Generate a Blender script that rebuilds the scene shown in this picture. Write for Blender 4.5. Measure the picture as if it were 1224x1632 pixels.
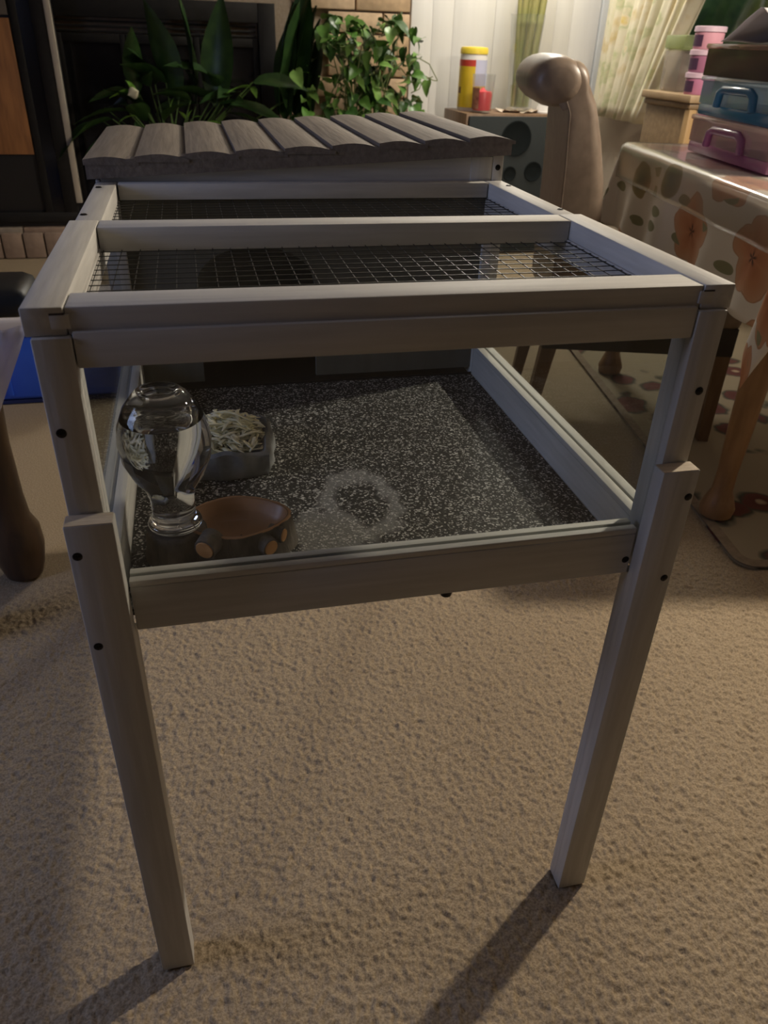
import bpy, bmesh, math, random
import numpy as np
from mathutils import Vector, Matrix
random.seed(7)
rng = np.random.default_rng(7)
S = bpy.context.scene
for o in list(bpy.data.objects): bpy.data.objects.remove(o)
COL = S.collection
R = math.radians

# ------------------------------------------------------------------ camera
CAM = Vector((-0.1674, -0.5974, 1.044)); YAW, PITCH, ROLL, F = -0.2439, -0.5534, 0.0363, 1217.76
fw = Vector((-math.sin(YAW)*math.cos(PITCH), math.cos(YAW)*math.cos(PITCH), math.sin(PITCH)))
r0 = Vector((math.cos(YAW), math.sin(YAW), 0)); u0 = r0.cross(fw)
rt = r0*math.cos(ROLL)+u0*math.sin(ROLL); up = u0*math.cos(ROLL)-r0*math.sin(ROLL)
cd = bpy.data.cameras.new('camera'); co = bpy.data.objects.new('camera', cd); COL.objects.link(co)
M = Matrix((rt, up, -fw)).transposed().to_4x4(); M.translation = CAM; co.matrix_world = M
cd.sensor_fit = 'VERTICAL'; cd.sensor_height = 36; cd.lens = F/1632*36; cd.clip_start = .02
cd.dof.use_dof = True; cd.dof.focus_distance = .95; cd.dof.aperture_fstop = 10
S.camera = co
def at(px, py, **k):            # photograph measurement -> point on a known plane of the room
    d = fw+rt*((px-612)/F)-up*((py-816)/F)
    a, v = list(k.items())[0]; i = 'xyz'.index(a)
    return CAM+d*((v-CAM[i])/d[i])

# ------------------------------------------------------------------ light
S.view_settings.view_transform = 'Standard'; S.view_settings.look = 'None'
S.view_settings.gamma = 1; S.view_settings.use_curve_mapping = False
S.view_settings.exposure = 0.0
W = bpy.data.worlds.new('dusk'); S.world = W; W.use_nodes = True
W.node_tree.nodes['Background'].inputs[0].default_value = (.55, .65, .8, 1)
W.node_tree.nodes['Background'].inputs[1].default_value = .55
def lamp(name, loc, w, col, rad, kind='POINT', **k):
    d = bpy.data.lights.new(name, kind); d.energy = w; d.color = col
    if kind != 'AREA': d.shadow_soft_size = rad
    else: d.size = rad
    o = bpy.data.objects.new(name, d); COL.objects.link(o); o.location = loc
    for a, b in k.items(): setattr(o, a, b)
    return o
pend = lamp('pendant_light', (1.80, 1.0, 1.73), 125, (1, .87, .70), .045, 'SPOT')
pend.data.spot_size = R(164); pend.data.spot_blend = .25
lamp('ceiling_light', (1.5, 3.45, 2.1), 64, (1, .94, .83), .16)
lamp('television_light', (-1.9, .15, 1.25), 10.5, (.52, .62, 1), .7, 'AREA', rotation_euler=(0, R(-78), R(8)))

# ------------------------------------------------------------------ materials
def nodes(name):
    m = bpy.data.materials.new(name); m.use_nodes = True
    return m, m.node_tree.nodes, m.node_tree.links, m.node_tree.nodes['Principled BSDF']
def rgba(c): return (c[0], c[1], c[2], 1)
def mat(name, c, rough=.5, metal=0, c2=None, scale=20, stretch=(1, 1, 1), bump=0, detail=4, spec=.5, coat=0, lo=.35, hi=.65):
    m, n, l, b = nodes(name)
    b.inputs['Base Color'].default_value = rgba(c); b.inputs['Roughness'].default_value = rough
    b.inputs['Metallic'].default_value = metal; b.inputs['Specular IOR Level'].default_value = spec
    b.inputs['Coat Weight'].default_value = coat
    if c2 or bump:
        tc = n.new('ShaderNodeTexCoord'); mp = n.new('ShaderNodeMapping'); nt = n.new('ShaderNodeTexNoise')
        l.new(tc.outputs['Object'], mp.inputs[0]); l.new(mp.outputs[0], nt.inputs['Vector'])
        mp.inputs['Scale'].default_value = stretch; nt.inputs['Scale'].default_value = scale; nt.inputs['Detail'].default_value = detail
        if c2:
            cr = n.new('ShaderNodeValToRGB'); l.new(nt.outputs[0], cr.inputs[0])
            cr.color_ramp.elements[0].position = lo; cr.color_ramp.elements[1].position = hi
            cr.color_ramp.elements[0].color = rgba(c); cr.color_ramp.elements[1].color = rgba(c2)
            l.new(cr.outputs[0], b.inputs['Base Color'])
        if bump:
            bp = n.new('ShaderNodeBump'); bp.inputs['Strength'].default_value = bump; bp.inputs['Distance'].default_value = .004
            l.new(nt.outputs[0], bp.inputs['Height']); l.new(bp.outputs[0], b.inputs['Normal'])
    return m
def thin(name, tint, f0=.045, haze=0, hazecol=(1, 1, 1), rough=.02, maxr=.6):
    """thin clear sheet: see-through plus a mirror share that grows at glancing angles"""
    m, n, l, b = nodes(name); n.remove(b); out = n['Material Output']
    tr = n.new('ShaderNodeBsdfTransparent'); tr.inputs[0].default_value = rgba(tint)
    gl = n.new('ShaderNodeBsdfGlossy'); gl.inputs['Roughness'].default_value = rough
    lw = n.new('ShaderNodeLayerWeight'); lw.inputs[0].default_value = .5
    pw = n.new('ShaderNodeMath'); pw.operation = 'POWER'; pw.inputs[1].default_value = 4; l.new(lw.outputs['Facing'], pw.inputs[0])
    ma = n.new('ShaderNodeMath'); ma.operation = 'MULTIPLY_ADD'; ma.inputs[1].default_value = maxr; ma.inputs[2].default_value = f0; l.new(pw.outputs[0], ma.inputs[0])
    base = tr
    if haze:
        df = n.new('ShaderNodeBsdfDiffuse'); df.inputs[0].default_value = rgba(hazecol)
        tl = n.new('ShaderNodeBsdfTranslucent'); tl.inputs[0].default_value = rgba(hazecol)
        ad = n.new('ShaderNodeMixShader'); ad.inputs[0].default_value = .5; l.new(df.outputs[0], ad.inputs[1]); l.new(tl.outputs[0], ad.inputs[2])
        m2 = n.new('ShaderNodeMixShader'); m2.inputs[0].default_value = haze; l.new(tr.outputs[0], m2.inputs[1]); l.new(ad.outputs[0], m2.inputs[2]); base = m2
    mx = n.new('ShaderNodeMixShader'); l.new(ma.outputs[0], mx.inputs[0]); l.new(base.outputs[0], mx.inputs[1]); l.new(gl.outputs[0], mx.inputs[2])
    l.new(mx.outputs[0], out.inputs[0]); return m
def glass(name, col=(1, 1, 1), ior=1.45):
    m, n, l, b = nodes(name)
    b.inputs['Base Color'].default_value = rgba(col); b.inputs['Transmission Weight'].default_value = 1
    b.inputs['Roughness'].default_value = 0; b.inputs['IOR'].default_value = ior; return m

GW, GW2 = (.50, .49, .46), (.58, .57, .54)
WX = mat('whitewashed_wood_x', GW, .6, c2=GW2, scale=14, stretch=(.6, 9, 9), bump=.12)
WY = mat('whitewashed_wood_y', GW, .6, c2=GW2, scale=14, stretch=(9, .6, 9), bump=.12)
WZ = mat('whitewashed_wood_z', GW, .6, c2=GW2, scale=14, stretch=(9, 9, .6), bump=.12)
WEND = mat('bare_wood_end', (.50, .40, .28), .7, c2=(.60, .50, .36), scale=60, stretch=(1, 6, 1))
ROOF = mat('weathered_roof_board', (.15, .125, .105), .7, c2=(.20, .172, .145), scale=16, stretch=(9, .5, 9), bump=.25)
SCREW = mat('dark_screw', (.03, .028, .026), .4, .8)
WIRE = mat('wire_mesh_metal', (.075, .075, .07), .45, .6)
PANE = thin('pane_glass', (.94, .955, .95), .04)
DARKP = mat('dark_stained_panel', (.13, .125, .10), .75, c2=(.15, .145, .12), scale=12, stretch=(5, 5, 1))
BLACK = mat('black_plastic', (.012, .012, .014), .45)
BLACKG = mat('black_gloss', (.008, .008, .010), .12)

# ------------------------------------------------------------------ mesh helpers
class MB:
    def __init__(s): s.v, s.f, s.uv, s.smooth = [], [], None, False
    def add(s, v, f):
        k = len(s.v); s.v += [Vector(p) for p in v]; s.f += [tuple(i+k for i in q) for q in f]; return s
    def box(s, x0, y0, z0, x1, y1, z1, bev=0, mtx=None):
        bm = bmesh.new(); bmesh.ops.create_cube(bm, size=1)
        for v in bm.verts: v.co = Vector(((x0+x1)/2+v.co.x*(x1-x0), (y0+y1)/2+v.co.y*(y1-y0), (z0+z1)/2+v.co.z*(z1-z0)))
        if bev: bmesh.ops.bevel(bm, geom=bm.edges[:], offset=bev, segments=2, affect='EDGES', profile=.5)
        s.bm(bm, mtx); return s
    def bm(s, bm, mtx=None):
        bm.verts.index_update()
        s.add([mtx @ v.co if mtx else v.co.copy() for v in bm.verts], [[v.index for v in f.verts] for f in bm.faces]); bm.free()
    def lathe(s, prof, c=(0, 0, 0), n=24, mtx=None, cap=True, a0=0):
        v, f = [], []
        for r, z in prof:
            for i in range(n):
                a = 2*math.pi*i/n+a0; v.append(Vector((c[0]+r*math.cos(a), c[1]+r*math.sin(a), c[2]+z)))
        for j in range(len(prof)-1):
            for i in range(n): f.append((j*n+i, j*n+(i+1) % n, (j+1)*n+(i+1) % n, (j+1)*n+i))
        if cap:
            f.append(tuple(range(n-1, -1, -1))); f.append(tuple(range((len(prof)-1)*n, len(prof)*n)))
        s.add([mtx @ p for p in v] if mtx else v, f); return s
    def tube(s, pts, rad, n=8, flat=1, cap=True):
        pts = [Vector(p) for p in pts]; v, f = [], []
        rad = rad if hasattr(rad, '__len__') else [rad]*len(pts)
        ref = None
        for i, p in enumerate(pts):
            t = (pts[min(i+1, len(pts)-1)]-pts[max(i-1, 0)]).normalized()
            if ref is None: ref = Vector((0, 0, 1)) if abs(t.z) < .9 else Vector((1, 0, 0))
            a = t.cross(ref).normalized(); b = a.cross(t).normalized(); ref = b
            for k in range(n):
                w = 2*math.pi*k/n; v.append(p+a*(math.cos(w)*rad[i])+b*(math.sin(w)*rad[i]*flat))
        for j in range(len(pts)-1):
            for i in range(n): f.append((j*n+i, j*n+(i+1) % n, (j+1)*n+(i+1) % n, (j+1)*n+i))
        if cap: f.append(tuple(range(n-1, -1, -1))); f.append(tuple(range((len(pts)-1)*n, len(pts)*n)))
        s.add(v, f); return s
    def prism(s, poly, d0, d1, axis='y', mtx=None):
        """poly: list of 2-D points, pushed along an axis"""
        def P(a, b, d): return Vector((a, d, b)) if axis == 'y' else (Vector((d, a, b)) if axis == 'x' else Vector((a, b, d)))
        n = len(poly); v = [P(a, b, d0) for a, b in poly]+[P(a, b, d1) for a, b in poly]
        f = [tuple(range(n)), tuple(range(2*n-1, n-1, -1))]+[(i, (i+1) % n, n+(i+1) % n, n+i) for i in range(n)]
        s.add([mtx @ p for p in v] if mtx else v, f); return s
    def grid(s, fn, nu, nv, closed=False):
        v = [fn(i/(nu-1), j/(nv-1)) for j in range(nv) for i in range(nu)]
        f = [(j*nu+i, j*nu+i+1, (j+1)*nu+i+1, (j+1)*nu+i) for j in range(nv-1) for i in range(nu-1)]
        s.add(v, f); return s
ROOTM = {}
def mesh_of(name, mb, m, smooth, inv=None):
    me = bpy.data.meshes.new(name); v = [inv @ p for p in mb.v] if inv else mb.v
    me.from_pydata([tuple(p) for p in v], [], mb.f)
    bm = bmesh.new(); bm.from_mesh(me); bmesh.ops.recalc_face_normals(bm, faces=bm.faces); bm.to_mesh(me); bm.free()
    if mb.uv:
        uvl = me.uv_layers.new(name='UVMap')
        for lp in me.loops: uvl.data[lp.index].uv = mb.uv[lp.vertex_index]
    for mm in (m if isinstance(m, list) else [m]): me.materials.append(mm)
    if smooth:
        me.polygons.foreach_set('use_smooth', [True]*len(me.polygons))
        if smooth != 1: me.set_sharp_from_angle(angle=R(smooth))
    return me
def base_of(mb):
    xs = [p.x for p in mb.v]; ys = [p.y for p in mb.v]; zs = [p.z for p in mb.v]
    return Vector(((min(xs)+max(xs))/2, (min(ys)+max(ys))/2, min(zs)))
def tag(o, label=None, cat=None, group=None, kind=None):
    if label: o['label'] = label
    if cat: o['category'] = cat
    if group: o['group'] = group
    if kind: o['kind'] = kind
    return o
def build(name, mb, m, parent=None, smooth=40, label=None, cat=None, group=None, kind=None):
    """mesh given in world coordinates -> one object, under its parent when there is one"""
    if parent:
        W_ = ROOTM[parent]; me = mesh_of(name, mb, m, smooth, W_.inverted())
        o = bpy.data.objects.new(name, me); COL.objects.link(o); o.parent = parent; ROOTM[o] = W_
    else:
        b = base_of(mb); me = mesh_of(name, mb, m, smooth, Matrix.Translation(-b))
        o = bpy.data.objects.new(name, me); COL.objects.link(o); o.location = b; ROOTM[o] = Matrix.Translation(b)
    return tag(o, label, cat, group, kind)
def thing(name, loc, label, cat, group=None, rz=0):
    o = bpy.data.objects.new(name, None); COL.objects.link(o); o.location = loc; o.rotation_euler = (0, 0, rz)
    o.empty_display_size = .05; ROOTM[o] = Matrix.Translation(Vector(loc)) @ Matrix.Rotation(rz, 4, 'Z')
    return tag(o, label, cat, group)
def piece(name, me, mtx, parent):
    """a piece sharing mesh data, placed by a world matrix under its parent"""
    o = bpy.data.objects.new(name, me); COL.objects.link(o); o.parent = parent
    o.matrix_local = ROOTM[parent].inverted() @ mtx; return o
def cube(x0, y0, z0, x1, y1, z1, bev=0, mtx=None): return MB().box(x0, y0, z0, x1, y1, z1, bev, mtx)

# ================================================================== setting
XL, XR, YB, YF, ZC = -3.6, 2.25, 4.2, -4.4, 2.45
CARPET = mat('beige_carpet', (.275, .212, .138), .95, c2=(.43, .345, .24), scale=300, bump=.3, detail=3, spec=.1)
# carpet: one mesh, fine tufted relief near the hutch and coarse beyond
def carpet():
    x0, x1, y0, y1, st = -.85, 1.2, -.42, .95, .0026
    nx, ny = int((x1-x0)/st), int((y1-y0)/st)
    def blur(a, k):
        ker = np.exp(-np.arange(-3*k, 3*k+1)**2/(2.*k*k)); ker /= ker.sum()
        a = np.apply_along_axis(lambda r_: np.convolve(r_, ker, 'same'), 0, a)
        return np.apply_along_axis(lambda r_: np.convolve(r_, ker, 'same'), 1, a)
    h = rng.standard_normal((ny, nx)); a = blur(h, 1); a = a/a.std()+.55*h; a /= a.std(); b = blur(rng.standard_normal((ny, nx)), 4); b /= b.std()
    z = -.0036+np.clip(a*.0012+b*.0001, -.004, .0030)
    fx = np.minimum(1, np.minimum(np.arange(nx), nx-1-np.arange(nx))/60.); fy = np.minimum(1, np.minimum(np.arange(ny), ny-1-np.arange(ny))/60.)
    fm = np.minimum(fy[:, None], fx[None, :]); z = -.0032+(z+.0036)*fm
    X, Y = np.meshgrid(np.linspace(x0, x1, nx), np.linspace(y0, y1, ny))
    vs = np.stack([X, Y, z], -1).reshape(-1, 3)
    i = np.arange(nx*ny).reshape(ny, nx)
    fs = np.stack([i[:-1, :-1], i[:-1, 1:], i[1:, 1:], i[1:, :-1]], -1).reshape(-1, 4)
    k = len(vs); vs = np.vstack([vs, [[XL, YF, -.006], [XR, YF, -.006], [XR, YB, -.006], [XL, YB, -.006]]])
    xs_, ys_ = [XL, x0+.004, x1-.004, XR], [YF, y0+.004, y1-.004, YB]
    ring = np.array([[p, q, -.0033] for q in ys_ for p in xs_]); vs = np.vstack([vs[:k], ring])
    rf = [[k+r_*4+c, k+r_*4+c+1, k+r_*4+c+5, k+r_*4+c+4] for r_ in range(3) for c in range(3) if not (r_ == 1 and c == 1)]
    fs = np.vstack([fs, np.array(rf)])
    me = bpy.data.meshes.new('floor'); me.vertices.add(len(vs)); me.vertices.foreach_set('co', vs.astype(np.float32).ravel())
    me.loops.add(fs.size); me.loops.foreach_set('vertex_index', fs.astype(np.int32).ravel())
    me.polygons.add(len(fs)); me.polygons.foreach_set('loop_start', np.arange(0, fs.size, 4, dtype=np.int32))
    me.update(calc_edges=True); me.validate(); me.polygons.foreach_set('use_smooth', [True]*len(me.polygons)); me.materials.append(CARPET)
    o = bpy.data.objects.new('floor', me); COL.objects.link(o); tag(o, kind='structure'); return o
carpet()
PAINT = mat('beige_wall_paint', (.46, .39, .30), .8, c2=(.48, .41, .32), scale=6)
WPLANK = mat('white_wall_plank', (.74, .73, .71), .5, c2=(.77, .76, .74), scale=5, stretch=(6, 6, .5))
CEIL = mat('ceiling_paint', (.44, .41, .37), .9, c2=(.47, .44, .40), scale=40, bump=.2)
build('ceiling', cube(XL-.1, YF-.1, ZC, XR+.1, YB+.25, ZC+.1), CEIL, kind='structure')
PANEL = mat('dark_wood_panelling', (.12, .075, .045), .6, c2=(.16, .10, .06), scale=5, stretch=(6, 6, .5))
build('wall_left', cube(XL-.1, YF, -.05, XL, YB, ZC), PANEL, kind='structure')
build('wall_front', cube(XL-.1, YF-.1, -.05, XR+.1, YF, ZC), PANEL, kind='structure')
# right wall with a window opening
WY0, WY1, WZ0, WZ1 = 1.7, 3.95, .98, 2.05
wr = MB().box(XR, YF, -.05, XR+.1, WY0, ZC).box(XR, WY1, -.05, XR+.1, YB, ZC).box(XR, WY0, -.05, XR+.1, WY1, WZ0).box(XR, WY0, WZ1, XR+.1, WY1, ZC)
build('wall_right', wr, PAINT, kind='structure')
win = thing('window_1', (XR+.05, (WY0+WY1)/2, WZ0), None, None); win['kind'] = 'structure'
WHITE = mat('white_paint', (.72, .71, .68), .45, c2=(.74, .73, .70), scale=8)
fr = MB().box(XR+.02, WY0, WZ0, XR+.08, WY1, WZ0+.05, .004).box(XR+.02, WY0, WZ1-.05, XR+.08, WY1, WZ1, .004)
for yy in (WY0, WY1-.05): fr.box(XR+.02, yy, WZ0+.05, XR+.08, yy+.05, WZ1-.05, .004)
build('window_frame', fr, WHITE, win)
build('mullion', cube(XR+.03, 2.52, WZ0+.05, XR+.07, 2.56, WZ1-.05, .003), WHITE, win)
for a, b in ((WY0+.05, 2.52), (2.56, WY1-.05)): build('pane', cube(XR+.047, a, WZ0+.05, XR+.051, b, WZ1-.05), PANE, win)
build('window_sill', cube(XR-.03, WY0-.03, WZ0-.03, XR+.02, WY1+.03, WZ0, .004), WHITE, win)
# brick wall with the fireplace opening in it; white plank wall beside it
MORTAR = mat('mortar', (.26, .20, .14), .95, c2=(.30, .24, .18), scale=60, bump=.4)
BRICKS = [mat('tan_brick_%s' % k, c, .9, c2=tuple(min(1, q*1.25) for q in c), scale=25, bump=.6) for k, c in
          (('tan', (.40, .28, .17)), ('brown', (.31, .205, .12)), ('buff', (.46, .335, .22)))]
BX1 = 1.075
IZ1 = at(380, 3, y=YB-.03).z
wb = MB().box(XL, YB+.03, -.05, BX1, YB+.2, ZC); wallb = build('wall_back', wb, MORTAR, kind='structure')
bk = [mesh_of('brick', cube(-.148, -.05, -.046, .148, .05, .046, .006), m, 30) for m in BRICKS]
bks = [mesh_of('brick', cube(-.072, -.05, -.046, .072, .05, .046, .006), m, 30) for m in BRICKS]
for rrow in range(15):
    z = .15+.05+rrow*.102; off = .153 if rrow % 2 else 0
    x = BX1
    first = True
    while x > -.9:
        half = first and rrow % 2
        w = .153 if half else .306
        cx = x-w/2; first = False; x -= w
        if cx-.15 < .35 and z < IZ1+.035: continue
        me = random.choice(bks if half else bk)
        piece('brick', me, Matrix.Translation((cx, YB+.048-random.random()*.008, z)), wallb)
wp = MB().box(BX1, YB+.03, -.05, XR+.1, YB+.2, ZC); wallw = build('wall_back_white', wp, WHITE, kind='structure')
pe = [BX1+.004, 1.20, 1.32, 1.56, 1.68, 1.92, 2.02, XR-.06]
for a, b in zip(pe, pe[1:]): build('plank', cube(a+.0003, YB, 0, b-.0003, YB+.035, ZC-.003, .0022), WPLANK, wallw)
build('trim_1', cube(XR-.055, YB-.015, 0, XR-.002, YB+.03, ZC-.003, .004), mat('bluish_white_trim', (.60, .62, .63), .5, c2=(.63, .65, .66), scale=10), kind='structure')
build('baseboard_right', cube(XR-.014, YF, 0, XR-.001, YB-.02, .09, .003), WHITE, kind='structure')
# raised hearth: soldier bricks under a flat top
HY, HZ = 3.87, .155
hearth = thing('brick_hearth', (0, HY, 0), 'low raised brick hearth with upright tan bricks along its front', 'hearth')
build('core', cube(-1.9, HY+.05, 0, BX1, YB-.005, HZ-.045), MORTAR, hearth)
HBR = [mat('hearth_brick_%s' % k, c, .9, c2=tuple(q*1.25 for q in c), scale=25, bump=.6) for k, c in (('grey', (.25, .21, .17)), ('rose', (.26, .19, .145)), ('buff', (.31, .25, .19)))]  # greyer copy of the brick tones, carrying the hearth's dim cool light
hb = [mesh_of('brick', cube(-.049, -.045, -.07, .049, .045, .055, .006), m, 30) for m in HBR]
for i in range(28):
    x = -1.85+i*.1055; piece('brick', random.choice(hb), Matrix.Translation((x, HY+.046-random.random()*.006, .07)), hearth)
ht = [mesh_of('paving_brick', cube(-.103, -.13, -.02, .103, .13, .015, .005), m, 30) for m in HBR]
for i in range(14): piece('paving_brick', random.choice(ht), Matrix.Translation((-1.79+i*.211, HY+.15, HZ-.02+.0)), hearth)

# outside: a clipped hedge beyond the window
HEDGE = mat('hedge_green', (.03, .075, .012), .8, c2=(.10, .19, .03), scale=9, bump=1, detail=6)
hm = MB(); hm.grid(lambda u, v: Vector((XR+1.2-.35*math.sin(math.pi*min(1, v*1.05))+.12*math.sin(u*37+v*11)*math.sin(v*23+u*5), 1.0+u*4.5, .0+v*2.6)), 90, 40)
hm.add([(XR+1.9, 1, 0), (XR+1.9, 5.5, 0), (XR+1.9, 5.5, 2.6), (XR+1.9, 1, 2.6)], [(0, 1, 2, 3)])
build('hedge', hm, HEDGE, label='dark green clipped hedge growing outside beyond the curtained window', cat='hedge')
build('ground', cube(XR+.1, -1, -.1, XR+3, 6.5, 0), mat('lawn', (.05, .09, .02), .9, c2=(.08, .12, .03), scale=30), kind='structure')

# ================================================================== the hutch
T, TH = .867, .022
hut = thing('tortoise_hutch', (0, .5, 0), 'grey whitewashed wooden hutch on legs with glass sides and wire top, standing on carpet', 'hutch')
def part(name, mb, m, parent=hut, smooth=40, **k): return build(name, mb, m, parent, smooth, **k)
def screw(c, axis, parent):
    s = MB()
    n = 14; rr = .0042
    if axis == 'y': mt = Matrix.Translation(c) @ Matrix.Rotation(R(90), 4, 'X')
    else: mt = Matrix.Translation(c)
    s.lathe([(rr, -.001), (rr, .0004), (rr*.8, .0008)], n=n, mtx=mt)
    s.box(-rr*.7, -.0006, .0007, rr*.7, .0006, .0014, mtx=mt); s.box(-.0006, -rr*.7, .0007, .0006, rr*.7, .0014, mtx=mt)
    build('screw', s, SCREW, parent)
ZK = .690; LB = .845
ROOFY = .594
for sx in (-1, 1):
    xa, xb = sorted((sx*.2965, sx*.2675))
    # front upper post with the groove that holds the side pane
    p_ = part('post', cube(xa, 0, .556, xb, .034, LB, .0015), WZ)
    screw((sx*.288, 0, .767), 'y', p_)
    xa, xb = sorted((sx*.299, sx*.2585))
    lg = MB().box(xa, -.0195, 0, xb, -.0002, ZK, .0015).box(xa, -.001, 0, xb, .012, .556, .0015)
    l_ = part('leg', MB().box(xa, -.0195, 0, xb, -.0004, ZK, .0012), WZ)
    if sx > 0: build('leg_core', cube(xa+.0003, -.0004, 0, xb-.0003, .0130, .5555, .001), WZ, l_)
    else: build('leg_core', cube(xa+.0003, -.0004, 0, xb-.0003, .0130, .5555, .001), WZ, l_)
    e = MB().box(xa+.0008, -.0187, ZK, xb-.0008, -.0012, ZK+.0005); build('end_grain', e, WEND, l_, label='bare wood end grain')
    screw((sx*(.292 if sx < 0 else .293), -.0195, .660), 'y', l_); screw((sx*.291, -.0195, .5585), 'y', l_)
    # rear legs and posts behind the shelter
    xa, xb = sorted((sx*.2965, sx*.2565))
    part('leg', cube(xa, .972, 0, xb, 1.004, .855 if sx < 0 else .880, .0015), WZ)
    # middle posts between run and shelter
    xa, xb = sorted((sx*.2965, sx*.2675))
    part('post', cube(xa, .572, .556, xb, .606, LB, .0015), WZ)
    # side bottom rail with inner and outer lip, pane between
    xo, xi = sx*.2965, sx*.2685
    b0, b1 = sorted((xo, xi)); part('bottom_rail', MB().box(b0, .034, .556, b1, .572, .606, .001), WY)
    for (c0, c1) in ((xo, xo-sx*.012), (xo-sx*.016, xi)):
        q0, q1 = sorted((c0, c1)); part('glazing_bead', cube(q0, .034, .606, q1, .572, .6135, .0008), WY)
    part('glass_pane', cube(*sorted((xo-sx*.0125, xo-sx*.0155))[:1], .0345, .607, sorted((xo-sx*.0125, xo-sx*.0155))[1], .5715, LB-.001), PANE)
    b0, b1 = sorted((xo, xi)); part('upper_rail', cube(b0, .034, .820, b1, .572, LB, .001), WY)
    # shelter side wall
    b0, b1 = sorted((sx*.2965, sx*.2805)); part('side_wall', cube(b0, .606, .556, b1, .972, .86 if sx < 0 else .885, .001), WY)
# front: beam, bottom rail with bead, pane
part('beam', cube(-.2665, .002, .8195, .2665, .024, .8485, .0015), WX)
rail = part('bottom_rail', cube(-.2575, .000, .556, .2575, .024, .6065, .0015), WX)
part('glazing_bead', cube(-.2575, .0005, .6065, .2575, .009, .6135, .001), WX)
part('glazing_bead', cube(-.2575, .0135, .6065, .2575, .022, .6135, .001), WX)
part('glass_pane', cube(-.2665, .010, .607, .2665, .0128, .8195), PANE)
screw((.252, .0003, .574), 'y', rail)
part('caster_clip', MB().lathe([(.006, -.010), (.007, -.004), (.007, 0)], (.055, .012, .556), 12), SCREW, label='small dark fixing under the rail')
# lid: hinged front half of the wire top
lid = part('lid', cube(-.2695, .0065, T-TH, .2695, .0455, T-.0004, .0012), WX)
build('rail', cube(-.2695, .287, T-TH-.003, .2695, .3245, T, .0012), WX, lid)
for sx in (-1, 1):
    a, b = sorted((sx*.301, sx*.2702)); mbx = MB().box(a, .005, T-TH, b, .3245, T+.0004, .0015); build('rail', mbx, WY, lid)
    a, b = sorted((sx*.2806, sx*.2668)); build('tenon', cube(a, .0046, T-.0165, b, .0068, T-.0055, .0003), WX, lid)
    a, b = sorted((sx*.2806, sx*.2700)); build('joint_strip', cube(a, .0046, T-.0058, b, .0056, T-.0043), mat('joint_dark', (.06, .05, .045), .9), lid, label='dark open finger joint')  # dark-coloured strip along the finger joint
def wires(y0, y1, z, parent):
    w = MB(); s = .00042
    x = -.266
    while x < .267: w.box(x-s, y0, z-s, x+s, y1, z+s); x += .019
    y = y0+.006
    while y < y1: w.box(-.268, y-s, z+s, .268, y+s, z+3*s); y += .0185
    return build('wire_mesh', w, WIRE, parent, 0, kind='stuff')
wires(.030, .300, T-TH-.0016, lid)
# fixed rear half of the wire top
top = part('top_frame', cube(-.2665, .572, T-TH, .2665, .5935, T-.001, .0012), WX)
for sx in (-1, 1):
    a, b = sorted((sx*.296, sx*.268)); q = build('rail', cube(a, .3250, T-TH, b, .5935, T-.0012, .0012), WY, top)
    screw((sx*.2885, .545, T-.0012), 'z', q); screw((sx*.2895, .362, T-.0012), 'z', q)
wires(.329, .576, T-TH-.0016, top)
# partition with an arched doorway
def arch():
    m_ = MB(); x0, x1, zt, z0 = -.176, .003, .778,   .572; cx = (x0+x1)/2; n = 20; rx = (x1-x0)/2
    ys = (.580, .588)
    ax = [(x0, z0)]+[(cx-rx*math.cos(math.pi*i/n), zt-.075+.075*math.sin(math.pi*i/n)**.7) for i in range(n+1)]+[(x1, z0)]
    out = [(-.268, z0)]+[(-.268+.536*i/n, LB) for i in range(n+1)]+[(.268, z0)]
    k = len(ax)
    for y in ys: m_.add([(a, y, b) for a, b in ax]+[(a, y, b) for a, b in out], [(i, i+1, k+i+1, k+i) for i in range(k-1)])
    for pl in (ax, out): m_.add([(a, ys[0], b) for a, b in pl]+[(a, ys[1], b) for a, b in pl], [(i, i+1, k+i+1, k+i) for i in range(k-1)])
    return m_
part('partition', arch(), DARKP, smooth=0)
part('back_wall', cube(-.28, .975, .556, .28, .988, .86, .001), WX)
# tray and flecked liner
part('tray', MB().box(-.268, .024, .556, .268, .972, .560).box(-.268, .572, .560, .268, .5735, .566), BLACK)
LIN, n, l, b = nodes('flecked_liner')
tc = n.new('ShaderNodeTexCoord'); vo = n.new('ShaderNodeTexVoronoi'); vo.inputs['Scale'].default_value = 460; l.new(tc.outputs['Object'], vo.inputs['Vector'])
ns = n.new('ShaderNodeTexNoise'); ns.inputs['Scale'].default_value = 420; ns.inputs['Detail'].default_value = 3; l.new(tc.outputs['Object'], ns.inputs['Vector'])
sx_ = n.new('ShaderNodeSeparateColor'); l.new(vo.outputs['Color'], sx_.inputs[0])
cr = n.new('ShaderNodeValToRGB'); e_ = cr.color_ramp.elements; e_[0].position = .45; e_[0].color = (.005, .005, .005, 1); e_[1].position = 1; e_[1].color = (.60, .58, .54, 1)
k_ = cr.color_ramp.elements.new(.72); k_.color = (.028, .027, .025, 1)
l.new(sx_.outputs[0], cr.inputs[0])
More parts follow.
